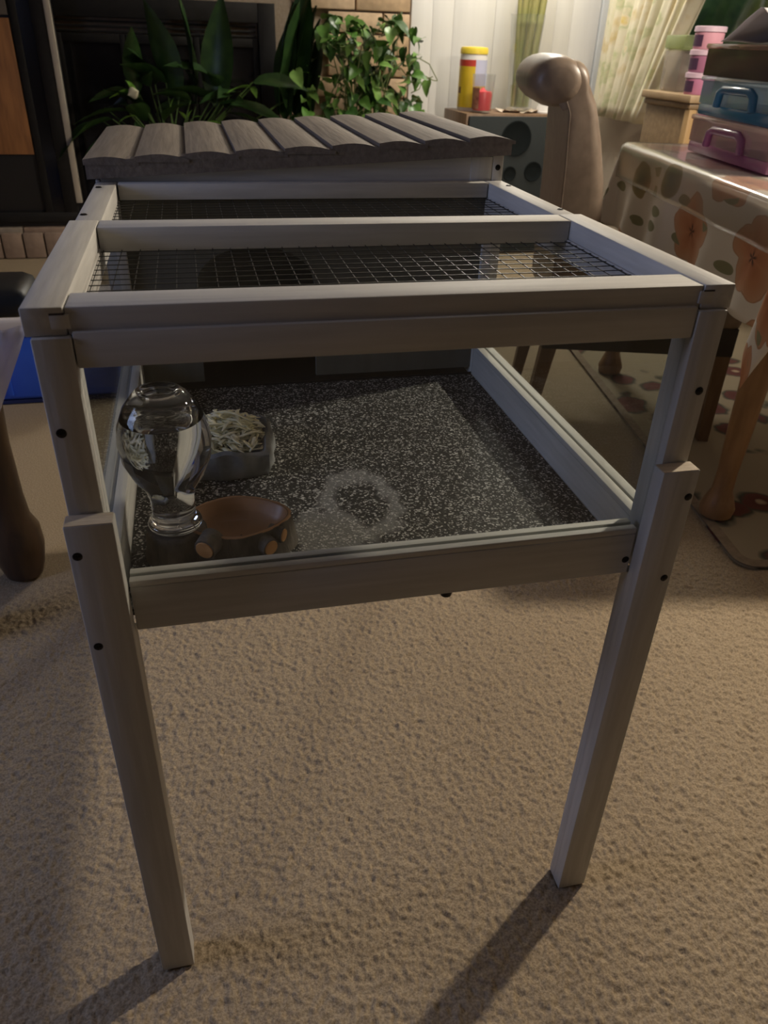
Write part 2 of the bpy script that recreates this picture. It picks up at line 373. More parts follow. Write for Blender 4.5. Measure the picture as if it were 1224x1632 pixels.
# pale swirl painted into the liner, standing in for a reflection on the glass
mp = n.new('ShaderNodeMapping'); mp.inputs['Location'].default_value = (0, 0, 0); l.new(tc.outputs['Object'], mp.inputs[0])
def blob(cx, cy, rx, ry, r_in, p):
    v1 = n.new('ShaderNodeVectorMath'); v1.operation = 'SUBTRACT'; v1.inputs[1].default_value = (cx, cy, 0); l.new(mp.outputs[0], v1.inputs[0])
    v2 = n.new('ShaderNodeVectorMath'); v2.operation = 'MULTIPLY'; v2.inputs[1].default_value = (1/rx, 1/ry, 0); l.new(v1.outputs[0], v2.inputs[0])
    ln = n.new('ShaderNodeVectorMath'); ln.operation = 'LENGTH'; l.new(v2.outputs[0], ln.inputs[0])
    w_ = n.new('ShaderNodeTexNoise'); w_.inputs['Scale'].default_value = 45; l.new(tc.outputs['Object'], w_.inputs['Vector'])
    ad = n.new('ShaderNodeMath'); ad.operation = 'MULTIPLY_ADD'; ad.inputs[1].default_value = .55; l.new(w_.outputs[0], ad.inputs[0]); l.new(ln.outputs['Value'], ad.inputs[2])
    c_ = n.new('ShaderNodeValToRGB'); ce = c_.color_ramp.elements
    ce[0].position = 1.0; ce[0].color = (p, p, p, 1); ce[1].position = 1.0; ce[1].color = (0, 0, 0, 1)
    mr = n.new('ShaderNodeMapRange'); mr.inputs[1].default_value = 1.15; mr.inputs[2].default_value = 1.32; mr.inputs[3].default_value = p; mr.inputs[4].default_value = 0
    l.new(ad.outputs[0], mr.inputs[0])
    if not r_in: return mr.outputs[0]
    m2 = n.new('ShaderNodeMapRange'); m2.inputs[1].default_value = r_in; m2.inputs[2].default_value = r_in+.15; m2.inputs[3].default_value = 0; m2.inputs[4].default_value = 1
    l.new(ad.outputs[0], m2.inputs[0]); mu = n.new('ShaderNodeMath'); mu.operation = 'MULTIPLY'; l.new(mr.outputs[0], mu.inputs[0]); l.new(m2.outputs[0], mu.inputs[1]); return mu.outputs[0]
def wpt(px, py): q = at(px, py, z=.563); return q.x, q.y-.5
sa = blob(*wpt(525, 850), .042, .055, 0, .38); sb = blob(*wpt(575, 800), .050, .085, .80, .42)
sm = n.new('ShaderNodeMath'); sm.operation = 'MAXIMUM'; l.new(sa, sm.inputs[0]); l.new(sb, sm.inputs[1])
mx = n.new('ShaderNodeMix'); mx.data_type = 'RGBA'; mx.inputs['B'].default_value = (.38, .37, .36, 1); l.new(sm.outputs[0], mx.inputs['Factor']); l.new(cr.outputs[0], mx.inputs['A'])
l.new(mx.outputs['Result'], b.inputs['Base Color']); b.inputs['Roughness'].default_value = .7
bp = n.new('ShaderNodeBump'); bp.inputs['Strength'].default_value = .5; bp.inputs['Distance'].default_value = .002; l.new(ns.outputs[0], bp.inputs['Height']); l.new(bp.outputs[0], b.inputs['Normal'])
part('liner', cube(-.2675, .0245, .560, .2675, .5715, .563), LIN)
# shelter front frame under the roof
part('gable_board', MB().prism([(-.29, .845), (.245, .845), (.245, .901), (-.29, .870)], .596, .612), WX)
part('post', cube(.245, .595, .846, .2790, .620, .899, .0012), WZ)
q = part('post', cube(.2795, .595, .846, .2965, .630, .901, .0012), WZ); screw((.288, .595, .884), 'y', q)
part('post', cube(-.2965, .595, .846, -.2905, .620, .868, .0012), WZ)
# roof: nine lapped boards falling to the left
RS = (.905-.872)/.60
def zr(x): return .873+(x+.305)*RS
roof = part('roof', MB().prism([(-.306, zr(-.306)-.003), (.303, zr(.303)-.004), (.303, zr(.303)+.016), (-.306, zr(-.306)+.020)], .584, .612), ROOF, label='weathered brown-grey board roof sloping to the left')
build('batten', MB().prism([(-.306, zr(-.306)-.003), (.303, zr(.303)-.004), (.303, zr(.303)+.014), (-.306, zr(-.306)+.018)], .985, 1.012), ROOF, roof)
bw = .612/9
for i in range(9):
    x0 = -.308+i*bw; x1 = x0+bw+.004
    za, zb = zr(x0)+.022, zr(x1)+.0150
    poly = [(x0, za-.007)]+[(x0+(x1-x0)*t, za+(zb-za)*t+.0048*math.sin(math.pi*t)) for t in [k/10 for k in range(11)]]+[(x1, zb-.004)]
    build('board', MB().prism(poly, .582+random.uniform(0, .002), 1.016+random.uniform(-.003, .003)), ROOF, roof, 25)
# things in the hutch --------------------------------------------------------
LZ = .5632
BARK = mat('dark_bark', (.055, .047, .04), .9, c2=(.15, .125, .10), scale=55, stretch=(1, 1, .35), bump=1, detail=6)
CUT = mat('cut_wood', (.52, .25, .09), .7, c2=(.66, .34, .13), scale=60, bump=.3)
BASIN = mat('brown_resin_basin', (.36, .18, .08), .35, c2=(.42, .215, .10), scale=14)
dish = thing('water_dish', (-.175, .125, LZ), 'brown log-shaped water dish with a smooth hollow, under the glass globe', 'dish')
cx, cy, ztop = -.150, .118, LZ+.036
def outline(a):   # teardrop rim pointing right
    rx = .054 if math.cos(a) > 0 else .056
    return Vector((cx+rx*math.cos(a), cy+.042*math.sin(a)*(1-.25*max(0, math.cos(a))), 0))
body = MB(); nA = 48; rings = []
for (k, z, j) in ((1.16, LZ, .0), (1.15, LZ+.004, .03), (1.10, LZ+.018, .05), (1.06, LZ+.030, .035), (1.03, ztop+.001, .02), (.955, ztop+.002, .0)):
    rings.append([Vector(((p := outline(2*math.pi*i/nA)).x*1, p.y, z)) + (p-Vector((cx, cy, 0)))*(k-1+j*math.sin(i*1.7)*math.sin(i*.6+k*9)) for i in range(nA)])
body.add([p for rg in rings for p in rg], [(j*nA+i, j*nA+(i+1) % nA, (j+1)*nA+(i+1) % nA, (j+1)*nA+i) for j in range(len(rings)-1) for i in range(nA)]+[tuple(range(nA-1, -1, -1))])
build('log_body', body, BARK, dish, 60)
bas = MB(); rings = []
for (k, z) in ((1.035, ztop+.0005), (1.0, ztop+.003), (.94, ztop+.001), (.86, ztop-.010), (.70, ztop-.019), (.4, ztop-.022), (.02, ztop-.023)):
    rings.append([Vector((0, 0, z))+Vector((cx, cy, 0))+(outline(2*math.pi*i/nA)-Vector((cx, cy, 0)))*(k+(.012*math.sin(i*2.3)*math.sin(i*.9) if k > .99 else 0)) for i in range(nA)])
bas.add([p for rg in rings for p in rg], [(j*nA+i, j*nA+(i+1) % nA, (j+1)*nA+(i+1) % nA, (j+1)*nA+i) for j in range(len(rings)-1) for i in range(nA)])
build('basin', bas, BASIN, dish, 1)
build('water', MB().add([Vector((cx, cy, ztop-.012))+(outline(2*math.pi*i/nA)-Vector((cx, cy, 0)))*.83 for i in range(nA)], [tuple(range(nA))]), thin('still_water', (.97, .97, .97), .03), dish)
# the round log that carries the globe, and branch stubs with pale cut faces
seat_ = MB(); seat_.lathe([(.034, 0), (.035, .004), (.032, .018), (.031, .032), (.029, .036), (.020, .037)], (-.217, .112, LZ), 28)
for v in seat_.v: v += Vector((math.sin(v.z*400+math.atan2(v.y-.112, v.x+.217)*7)*.0012, 0, 0))
build('log_socket', seat_, BARK, dish, 60)
st1, st2, st3, st4 = at(326, 877, y=.070), at(432, 873, y=.074), at(452, 853, y=.088), at(395, 893, y=.068)
for (p1, dv, rr) in ((st1, (.02, .035, .004), .0118), (st2, (-.02, .03, .002), .010), (st3, (-.028, .016, .001), .0085)):
    p0 = p1+Vector(dv)*.5
    st = MB().tube([p0, p1], [rr*1.15, rr], 14); s_ = build('branch_stub', st, BARK, dish, 60)
    d = (p1-p0).normalized(); ct = MB().tube([p1-d*.001, p1+d*.0012], [rr*.88, rr*.8], 14); build('cut_face', ct, CUT, s_, 30, label='pale orange cut end')
# glass globe bottle
gb = thing('water_bottle', (-.217, .112, LZ+.0375), 'clear glass globe bottle of water standing upright on the log dish', 'bottle')
zb = LZ+.0375
outer = [(.004, .000), (.0235, .0005), (.0262, .003), (.0262, .006), (.0232, .010), (.0222, .020), (.0225, .036), (.026, .048), (.036, .063), (.0435, .082), (.0455, .100), (.0435, .118), (.036, .136), (.027, .148), (.0215, .153), (.017, .1535), (.0155, .151), (.010, .150), (.001, .150)]
gm = MB().lathe(outer, (-.217, .112, zb), 64, cap=False)
build('globe', gm, glass('clear_glass', (.985, .99, 1), 1.36), gb, 1)
apx = [(.001, .124), (.0375, .124), (.0385, .1255), (.0355, .135), (.0265, .1455), (.016, .148), (.001, .1485)]
build('air_pocket', MB().lathe(apx, (-.217, .112, zb), 64, cap=False), glass('air_in_glass', (1, 1, 1), 1/1.36), gb, 1)
build('foot_ring', MB().lathe([(.0225, .0105), (.0268, .0085), (.0280, .0055), (.0268, .0025), (.0225, .0012)], (-.217, .112, zb), 48), glass('ring_glass', (.97, .98, 1), 1.45), gb, 1)
# stone bowl and shredded cabbage
STONE = mat('grey_stone_resin', (.13, .135, .14), .8, c2=(.30, .31, .32), scale=28, bump=.7, detail=6)
bowl = thing('food_bowl', (-.150, .335, LZ), 'low grey rock-textured food bowl behind the glass globe', 'bowl')
bc = Vector((-.152, .335, LZ))
def bo(a):
    k = 1/max(abs(math.cos(a)), abs(math.sin(a)))**.62
    return Vector((.060*math.cos(a)*k*(1+.10*math.sin(a)), .070*math.sin(a)*k, 0))
bm_ = MB(); rings = []
for (k, z, j) in ((.98, 0, .02), (1.02, .006, .03), (1.0, .020, .04), (.97, .031, .03), (.88, .034, .02), (.80, .028, .02), (.72, .012, 0), (.5, .007, 0), (.03, .006, 0)):
    rings.append([bc+Vector((0, 0, z+(.0035*math.sin(i*.55+1) if .9 > k > .75 or z > .03 else 0)))+bo(2*math.pi*i/nA)*(k+j*math.sin(i*1.3+z*90)) for i in range(nA)])
bm_.add([p for rg in rings for p in rg], [(j*nA+i, j*nA+(i+1) % nA, (j+1)*nA+(i+1) % nA, (j+1)*nA+i) for j in range(len(rings)-1) for i in range(nA)]+[tuple(range(nA-1, -1, -1))])
build('basin', bm_, STONE, bowl, 50)
CAB = mat('cabbage', (.82, .76, .48), .5, c2=(.93, .89, .72), scale=40)
cb = MB()
for i in range(230):
    a = random.uniform(0, 2*math.pi); rr = math.sqrt(random.random())*.74
    h = LZ+.016+.042*(1-rr*rr*1.25)*random.random()**.6
    p = bc+bo(a)*rr; p.z = max(h, LZ+.014); th = random.uniform(0, 2*math.pi); L = random.uniform(.010, .024); cv = random.uniform(-.012, .012)
    pts = []
    for t in (-1, -.4, .3, 1):
        q = p+Vector((math.cos(th)*L*t-math.sin(th)*cv*t*t, math.sin(th)*L*t+math.cos(th)*cv*t*t, .004*(1-t*t)))
        e2 = (q-bc); k2 = 1.0
        if (abs(e2.x)/.050)**3+(abs(e2.y)/.058)**3 > 1: q = bc+Vector((e2.x*.82, e2.y*.82, e2.z+.002))
        q.z = max(q.z, LZ+.012); pts.append(q)
    cb.tube(pts, [.0008, .0025, .0028, .0009], 5, flat=.4)
build('shredded_cabbage', cb, CAB, None, 60, 'pale shredded cabbage heaped in the grey stone bowl', 'food', kind='stuff')

# ================================================================== behind: fireplace and plants
ins = thing('fireplace_insert', (-.2, YB-.02, HZ), 'black metal fireplace insert with dark glass doors set in the brick', 'fireplace')
IX0, IX1, IZ1 = -1.2, .335, at(380, 3, y=YB-.03).z
fr = MB().box(IX0, YB-.03, HZ, IX0+.09, YB+.09, IZ1, .004).box(IX1-.09, YB-.03, HZ, IX1, YB+.09, IZ1, .004).box(IX0+.09, YB-.03, IZ1-.09, IX1-.09, YB+.09, IZ1, .004).box(IX0+.09, YB-.03, HZ, IX1-.09, YB+.09, HZ+.07, .004)
IRON = mat('black_iron', (.009, .008, .008), .65, c2=(.013, .012, .011), scale=30, spec=.25)
build('frame', fr, IRON, ins)
build('firebox', cube(IX0+.02, YB+.09, HZ, IX1-.02, YB+.10, IZ1-.01), BLACK, ins)
dw = (IX1-IX0-.18)/4
for i in range(4):
    a = IX0+.09+i*dw; d = MB().box(a+.002, YB-.012, HZ+.072, a+.03, YB+.01, IZ1-.16, .003).box(a+dw-.03, YB-.012, HZ+.072, a+dw-.002, YB+.01, IZ1-.16, .003).box(a+.03, YB-.012, HZ+.072, a+dw-.03, YB+.01, HZ+.11, .003).box(a+.03, YB-.012, IZ1-.20, a+dw-.03, YB+.01, IZ1-.16, .003)
    dd = build('door', d, IRON, ins); build('pane', cube(a+.03, YB-.002, HZ+.11, a+dw-.03, YB+.002, IZ1-.2), BLACKG, dd)
for i in range(3): build('louver', cube(IX0+.1, YB-.01, IZ1-.155+i*.022, IX1-.1, YB+.03, IZ1-.145+i*.022, .002), IRON, ins)
# dark glass-fronted cabinet at the left end of the hearth
gx = thing('display_cabinet', (-1.1, HY+.14, HZ), 'tall black cabinet with pale metal edge and dark glass door on the hearth', 'cabinet')
CX1 = -.735; CY0, CY1 = HY+.02, HY+.30; CX0 = -1.75
build('body', MB().box(CX0, CY0+.02, HZ, CX1-.025, CY1, 1.75, .004), BLACK, gx)
dr = build('door', MB().box(CX0, CY0-.002, HZ+.02, CX1-.03, CY0+.018, HZ+.07, .003).box(CX1-.09, CY0-.002, HZ+.07, CX1-.03, CY0+.018, 1.7, .003).box(-.92, CY0-.002, HZ+.07, -.885, CY0+.018, 1.7, .003), IRON, gx)
build('pane', cube(-.885, CY0+.006, HZ+.07, CX1-.09, CY0+.010, 1.7), BLACKG, dr)
build('edge_strip', cube(CX1-.028, CY0-.004, HZ+.115, CX1, CY0+.03, 1.75, .002), mat('pale_metal_strip', (.42, .38, .32), .45, c2=(.46, .42, .35), scale=12), gx, label='pale metal edge strip')
OR = mat('orange_brown_wood', (.30, .13, .045), .5, c2=(.20, .085, .03), scale=9, stretch=(5, 5, .7))
wpn = at(0, 28, y=CY0-.01); build('wood_panel', cube(CX0+.02, CY0-.006, .50, -.925, CY0+.004, wpn.z+.0, .002), OR, gx, label='orange-brown wood inset panel')
build('top_panel', cube(CX0+.02, CY0-.006, wpn.z+.012, -.925, CY0+.004, 1.7, .002), mat('grey_panel', (.10, .085, .075), .6), gx, label='grey upper panel')

def leaf_mesh(name, L, Wd, m, kind='heart', bend=.25, fold=.25, n=9):
    mb = MB(); vs, fs = [], []
    for i in range(n+1):
        t = i/n
        if kind == 'heart': w = Wd*(math.sin(math.pi*min(1, t**.62))**.8)*(1-.25*t) if 0 < t < 1 else (0.15*Wd if t == 0 else .0)
        else: w = Wd*math.sin(math.pi*t**.8)**.9 if 0 < t < 1 else .001
        y = L*t; z = -bend*L*t*t
        wv = .05*Wd*math.sin(t*14)
        vs += [(-w, y-(.10*L*(1-t) if kind == 'heart' else 0), z+fold*w+wv), (-w*.5, y, z+fold*w*.35), (0, y, z), (w*.5, y, z+fold*w*.35), (w, y-(.10*L*(1-t) if kind == 'heart' else 0), z+fold*w-wv)]
    for i in range(n):
        for k in range(4): fs.append((i*5+k, i*5+k+1, (i+1)*5+k+1, (i+1)*5+k))
    mb.add(vs, fs); return mesh_of(name, mb, m, 1)
def orient(p, d, roll=0, s=1):
    d = Vector(d).normalized(); zref = Vector((0, 0, 1))
    x = d.cross(zref); x = x.normalized() if x.length > .05 else Vector((1, 0, 0)); z = x.cross(d)
    m = Matrix((x, d, z)).transposed().to_4x4(); m = m @ Matrix.Rotation(roll, 4, 'Y'); m = m @ Matrix.Scale(s, 4)
    m.translation = p; return m
def leafmat(nm, c, c2): return mat(nm, c, .35, c2=c2, scale=18, spec=.45)
LG = [leafmat('deep_green_leaf', (.012, .035, .010), (.025, .06, .014)), leafmat('fresh_green_leaf', (.10, .24, .03), (.16, .32, .05))]
SOIL = mat('potting_soil', (.03, .02, .012), .95, c2=(.05, .035, .02), scale=60, bump=.6)
def pot(root, c, r_, h, m):
    p_ = build('pot', MB().lathe([(r_*.72, 0), (r_*.76, .005), (r_*.98, h-.03), (r_*1.06, h-.03), (r_*1.06, h), (r_*.95, h), (r_*.93, h-.03), (.02, h-.035)], c, 28), m, root, 50)
    build('soil', MB().lathe([(r_*.93, h-.032), (r_*.5, h-.022), (.01, h-.02)], c, 24), SOIL, root, 60)
PY = 3.99
pl = thing('peace_lily', (-.25, PY, HZ), 'peace lily with long dark leaves and one cream flower before the fireplace', 'plant')
pot(pl, (-.25, PY, HZ), .12, .20, mat('dark_glazed_pot', (.05, .045, .05), .3, c2=(.07, .06, .065), scale=10))
LD = [leaf_mesh('leaf', .30, .055, m, 'lance', .30, .3) for m in LG]
LBIG = leaf_mesh('leaf', .52, .085, LG[0], 'lance', .12, .25)
stem = MB()
def add_lily(px, py, dy, me, d, s=1, roll=0):
    p = at(px, py, y=PY+dy); base = Vector((-.25+random.uniform(-.04, .04), PY+random.uniform(-.04, .04), HZ+.17))
    mid = (base+p)/2+Vector((0, 0, .05)); stem.tube([base, mid, p], [.005, .004, .003], 5)
    piece('leaf', me, orient(p, d, roll, s), pl)
add_lily(312, 170, .02, LBIG, (.03, .0, 1), 1.05, 1.5)
add_lily(345, 175, .05, LBIG, (.10, -.05, 1), 1.0, 1.75)
add_lily(285, 160, -.02, LBIG, (-.22, .02, 1), .85, 1.2)
add_lily(222, 150, 0, LD[0], (-.10, -.1, 1), 1.0, 1.2)
add_lily(218, 150, -.06, LD[1], (-.75, -.45, .15), .52, .5)
add_lily(200, 128, -.06, LD[1], (.55, -.75, -.35), .38, -.3)
add_lily(205, 178, -.08, LD[0], (-1, -.3, .1), .9, .2)
add_lily(180, 190, -.06, LD[0], (-1, -.3, -.15), .8, .4)
add_lily(160, 190, 0, LD[0], (-.8, -.5, -.3), 1.0, .1)
add_lily(215, 185, -.10, LD[1], (-.7, -.6, .05), .34, .2)
add_lily(272, 180, -.06, LD[1], (.05, -.2, 1), .26, 1.3)
add_lily(300, 188, -.06, LD[1], (.3, -.4, 1), .18, .3); add_lily(296, 190, -.06, LD[1], (-.4, -.4, .8), .20, .3)
add_lily(305, 190, -.07, LD[1], (.7, -.5, .5), .2, .3); add_lily(330, 195, -.07, LD[1], (.9, -.4, .2), .25, .2)
add_lily(400, 140, -.02, LD[1], (-.8, -.55, .12), .56, .25); add_lily(402, 138, -.02, LD[1], (.1, -.9, -.25), .3, .2)
add_lily(350, 165, -.04, LD[0], (1, -.3, -.02), 1.3, .2); add_lily(360, 180, -.05, LD[0], (1, -.2, -.1), 1.1, -.1)
for i in range(22):
    px, py = random.uniform(170, 420), random.uniform(130, 215); a = random.uniform(-2.6, -.5)
    add_lily(px, py, random.uniform(-.06, .1), LD[0], (math.cos(a), math.sin(a)*.7, random.uniform(-.2, .9)), random.uniform(.6, 1.1), random.uniform(-.8, .8))
for (px, py) in ((446, 190), (455, 195), (464, 188), (472, 195), (482, 190), (492, 196), (470, 150), (452, 160)):
    add_lily(px, py, .03, LBIG, (random.uniform(.0, .22), -.05, 1), random.uniform(.85, 1.05), random.uniform(.5, 1.6))
build('stems', stem, mat('leaf_stem', (.07, .13, .03), .5), pl, 60, kind='stuff')
fp = at(203, 152, y=PY-.14)
spm = MB(); spm.grid(lambda u, v: Vector(((u-.5)*.034*math.sin(math.pi*max(.02, v))*1.6, 0.0+.010*(2*u-1)**2, v*.06)), 7, 9)
sp_me = mesh_of('spathe', spm, mat('cream_spathe', (.75, .72, .52), .5), 1)
sp_o = piece('flower', sp_me, Matrix.Translation(fp) @ Matrix.Rotation(R(70), 4, 'Y') @ Matrix.Rotation(R(20), 4, 'X'), pl); sp_o['label'] = 'cream flower bract'
# pothos
POT = thing('pothos_plant', (.68, 3.98, HZ), 'bushy light green vining plant with heart-shaped leaves before the brick wall', 'plant')
pot(POT, (.66, 3.98, HZ), .13, .22, mat('terracotta_pot', (.30, .13, .06), .7, c2=(.34, .16, .08), scale=20))
PG = [leafmat('pothos_green', (.05, .13, .02), (.09, .20, .035)), leafmat('pothos_light', (.12, .24, .05), (.20, .34, .09)), leafmat('pothos_dark', (.02, .06, .012), (.04, .10, .02))]
PL = [leaf_mesh('leaf', .105, .044, m, 'heart', .35, .3) for m in PG]
vines = MB()
def pv(px, py, y): return at(px, py, y=y)
for i in range(285):
    u = random.random(); px = random.gauss(578, 55); py = random.uniform(25, 205)
    if py < 70: px = max(px, 515)
    if px < 500 and py < 105: px += 60
    if px > 672 or px < 468: px = random.uniform(520, 650)
    y = random.uniform(3.80, 4.05); p = pv(px, py, y)
    a = random.uniform(-math.pi, 0); d = Vector((math.cos(a)*.7, -.55+random.uniform(-.3, .3), random.uniform(-1.0, .35)))
    k = random.choices((0, 1, 2), (5, 4 if py > 60 else 2, 3))[0]
    piece('leaf', PL[k], orient(p, d, random.uniform(-.7, .7), random.uniform(.5, .92)), POT)
for i in range(16):
    b0 = Vector((.66+random.uniform(-.09, .09), 3.98+random.uniform(-.08, .05), HZ+.19)); e = pv(random.uniform(490, 660), random.uniform(25, 110), random.uniform(3.85, 4.0))
    m1 = b0.lerp(e, .4)+Vector((random.uniform(-.1, .1), random.uniform(-.08, .02), .08)); m2 = b0.lerp(e, .75)+Vector((random.uniform(-.1, .1), random.uniform(-.08, .02), .10))
    vines.tube([b0, m1, m2, e], [.004, .0035, .003, .002], 5)
for pts in (((650, 95), (668, 93), (684, 102), (697, 128)), ((655, 108), (672, 118), (690, 128), (697, 129)), ((655, 148), (668, 142), (672, 132), (660, 120)), ((672, 136), (680, 126), (690, 122)), ((560, 90), (600, 80), (640, 110), (655, 130))):
    vines.tube([pv(a, b_, 3.93) for a, b_ in pts], .0028, 5)
for (px, py, k) in ((660, 45, 0), (655, 88, 0), (662, 118, 0), (682, 128, 1), (663, 60, 2), (660, 100, 2), (655, 170, 2), (632, 25, 2)):
    p = pv(px, py, 3.92); piece('leaf', PL[k], orient(p, (random.uniform(-.3, .5), -.3, -.8), random.uniform(-.5, .5), .75), POT)
build('vines', vines, mat('vine_stem', (.13, .16, .05), .6), POT, 60, kind='stuff')

# ================================================================== speaker and what stands on it
sp0 = at(745, 181, y=3.72); SZ = sp0.z; SX0 = sp0.x; SX1 = at(912, 185, y=3.72).x
spk = thing('floor_speaker', ((SX0+SX1)/2, 3.9, 0), 'large floor speaker with wood sides and dark grille beside the chair', 'speaker')
SW = mat('walnut_side', (.17, .10, .055), .5, c2=(.23, .14, .08), scale=8, stretch=(5, 5, .8))
mt = Matrix.Translation((SX0, 3.72, 0)) @ Matrix.Rotation(R(3), 4, 'Z')
sw_, sd_ = SX1-SX0, .36
build('cabinet', MB().box(0, .012, 0, sw_, sd_, SZ, .004, mt), SW, spk)
GR = mat('dark_grille_cloth', (.020, .026, .028), .9, c2=(.026, .032, .034), scale=300)
build('grille', MB().box(.012, -.008, .012, sw_-.012, .012, SZ-.012, .004, mt), GR, spk)
CONE = mat('speaker_cone', (.012, .015, .016), .95, spec=.05)
for (px, py, rr) in ((826, 222, .088), (853, 275, .052), (815, 278, .038)):
    p = at(px, py, y=3.70); lp = mt.inverted() @ p
    build('driver', MB().lathe([(rr, 0), (rr, .004), (rr*.93, .005), (rr*.85, .002), (rr*.3, .001), (.004, .0015)], (0, 0, 0), 28, mt @ Matrix.Translation((lp.x, -.008, lp.z)) @ Matrix.Rotation(R(90), 4, 'X')), CONE, spk, 50)
def on_spk(px, y): q = at(px, 165, y=y); return q.x
# wipes canister
cyx, cyy = at(750, 160, y=3.93).x, 3.93
cw = thing('wipes_canister', (cyx, cyy, SZ), 'tall yellow wipes canister with a yellow lid on the speaker', 'canister')
rr = .073; hh = at(750, 74, y=3.80).z-SZ
YEL = mat('yellow_label', (.72, .52, .03), .4); REDL = mat('red_label', (.55, .06, .04), .4); BLUL = mat('pale_blue_label', (.55, .58, .78), .4); WPL = mat('white_plastic', (.75, .73, .70), .4)
build('body', MB().lathe([(rr*.96, 0), (rr, .006), (rr, hh*.86), (rr*.95, hh*.9)], (cyx, cyy, SZ), 32), WPL, cw, 50)
def wrap(a0, a1, z0, z1, m, nm): build(nm, MB().grid(lambda u, v: Vector((cyx+(rr+.0008)*math.cos(a0+(a1-a0)*u), cyy+(rr+.0008)*math.sin(a0+(a1-a0)*u), SZ+z0+(z1-z0)*v)), 14, 2), m, cw, 1)
wrap(R(150), R(262), hh*.06, hh*.70, YEL, 'label'); wrap(R(150), R(262), hh*.70, hh*.80, REDL, 'label'); wrap(R(262), R(350), hh*.40, hh*.80, BLUL, 'label'); wrap(R(262), R(350), hh*.06, hh*.40, YEL, 'label')
wrap(R(182), R(200), hh*.28, hh*.38, mat('brown_print', (.16, .08, .04), .5), 'print')
build('lid', MB().lathe([(rr*.97, hh*.885), (rr*1.02, hh*.89), (rr*1.02, hh*.955), (rr*.95, hh*.99), (rr*.3, hh)], (cyx, cyy, SZ), 32), mat('yellow_lid', (.80, .62, .06), .4), cw, 50)
# candle in a glass
gxp = at(768, 170, y=3.78); gx_, gy_ = gxp.x, 3.785
cg = thing('candle_glass', (gx_, gy_, SZ), 'clear glass tumbler holding a red candle, in front of the canister', 'candle')
h2 = at(768, 118, y=3.78).z-SZ; CLR = thin('thin_clear_glass', (.95, .96, .96), .06, .05)
build('tumbler', MB().lathe([(.01, .004), (.050, .004), (.052, .010), (.060, h2), (.058, h2), (.050, .012), (.01, .008)], (gx_, gy_, SZ), 28, cap=False), CLR, cg, 50)
build('wax', MB().lathe([(.044, .012), (.047, .014), (.050, h2*.5), (.046, h2*.56), (.03, h2*.54), (.014, h2*.60), (.004, h2*.66)], (gx_, gy_, SZ), 24), mat('red_wax', (.75, .04, .06), .35), cg, 50)
build('picture_band', MB().grid(lambda u, v: Vector((gx_+.0585*math.cos(R(185)+R(48)*u), gy_+.0585*math.sin(R(185)+R(48)*u), SZ+.02+h2*.55*v)), 8, 2), mat('dark_red_print', (.16, .03, .03), .5, c2=(.4, .2, .12), scale=30), cg, 1)
# scalloped doily and vase with cut stalks
vx, vy = at(826, 172, y=3.88).x, 3.88
doi = MB(); nD = 72; v = [(vx, vy, SZ+.006)]
for k, rr_ in enumerate((.05, .09, .125)):
    for i in range(nD):
        a = 2*math.pi*i/nD; q = rr_*(1+(.06*math.sin(a*12) if k == 2 else 0)); v.append((vx+q*math.cos(a), vy+q*math.sin(a)*.8, SZ+.004+(.006+.005*math.sin(a*12)+.004*math.sin(a*5) if k == 2 else 0)))
f = [(0, 1+i, 1+(i+1) % nD) for i in range(nD)]+[(1+j*nD+i, 1+j*nD+(i+1) % nD, 1+(j+1)*nD+(i+1) % nD, 1+(j+1)*nD+i) for j in range(2) for i in range(nD)]
doi.add(v, f); build('doily', doi, mat('cream_lace', (.62, .50, .38), .8, c2=(.7, .6, .5), scale=40), None, 1, 'cream scalloped doily lying under the glass vase', 'doily')
vb = SZ+.010; hv = at(826, 22, y=3.88).z-vb
vs_ = thing('glass_vase', (vx, vy, vb), 'tall clear flared glass vase on the doily on the speaker', 'vase')
build('body', MB().lathe([(.01, .002), (.062, .002), (.070, .01), (.068, .05), (.074, hv*.5), (.090, hv), (.087, hv), (.071, hv*.5), (.065, .05), (.066, .015), (.01, .012)], (vx, vy, vb), 36, cap=False), CLR, vs_, 60)
build('water', MB().lathe([(.055, .016), (.055, .05), (.058, .12), (.002, .12)], (vx, vy, vb), 30), thin('vase_water', (.93, .95, .9), .05, .04), vs_, 40)
STK = mat('bamboo_stalk', (.20, .22, .06), .5, c2=(.36, .33, .13), scale=10, stretch=(4, 4, 1))
for i, (dx, dy, tx, ty, lab) in enumerate(((-.020, .018, -.005, .03, 'thick tan stalk leaning least, at the left middle of the glass vase'), (-.012, -.024, .050, -.03, 'green-tan stalk in front of the others in the glass vase'), (.022, .022, .010, .05, 'tan stalk behind the others, upright in the glass vase'), (.030, -.016, .105, .0, 'green stalk leaning furthest right in the glass vase'), (-.036, -.004, -.065, .01, 'thin dark stalk leaning left in the glass vase'))):
    b0 = Vector((vx+dx, vy+dy, vb+.018)); e = Vector((vx+tx, vy+ty, vb+hv+.42)); r_ = .019 if i != 4 else .011
    pts = [b0.lerp(e, t) for t in (0, .2, .21, .22, .45, .46, .47, .7, .71, .72, 1)]; rs = [r_, r_, r_*1.12, r_, r_, r_*1.12, r_, r_, r_*1.1, r_, r_*.8]
    build('bamboo_stalk', MB().tube(pts, rs, 10), STK, None, 50, lab, 'stalk', 'stalks in the glass vase')
wx = at(872, 172, y=3.84).x
cup = thing('white_cup', (wx, 3.84, SZ), 'white cone-shaped cup upside down on the speaker behind the chair', 'cup')
build('cone', MB().lathe([(.062, 0), (.060, .006), (.034, .115), (.030, .12), (.004, .121)], (wx, 3.84, SZ), 28), WPL, cup, 50)
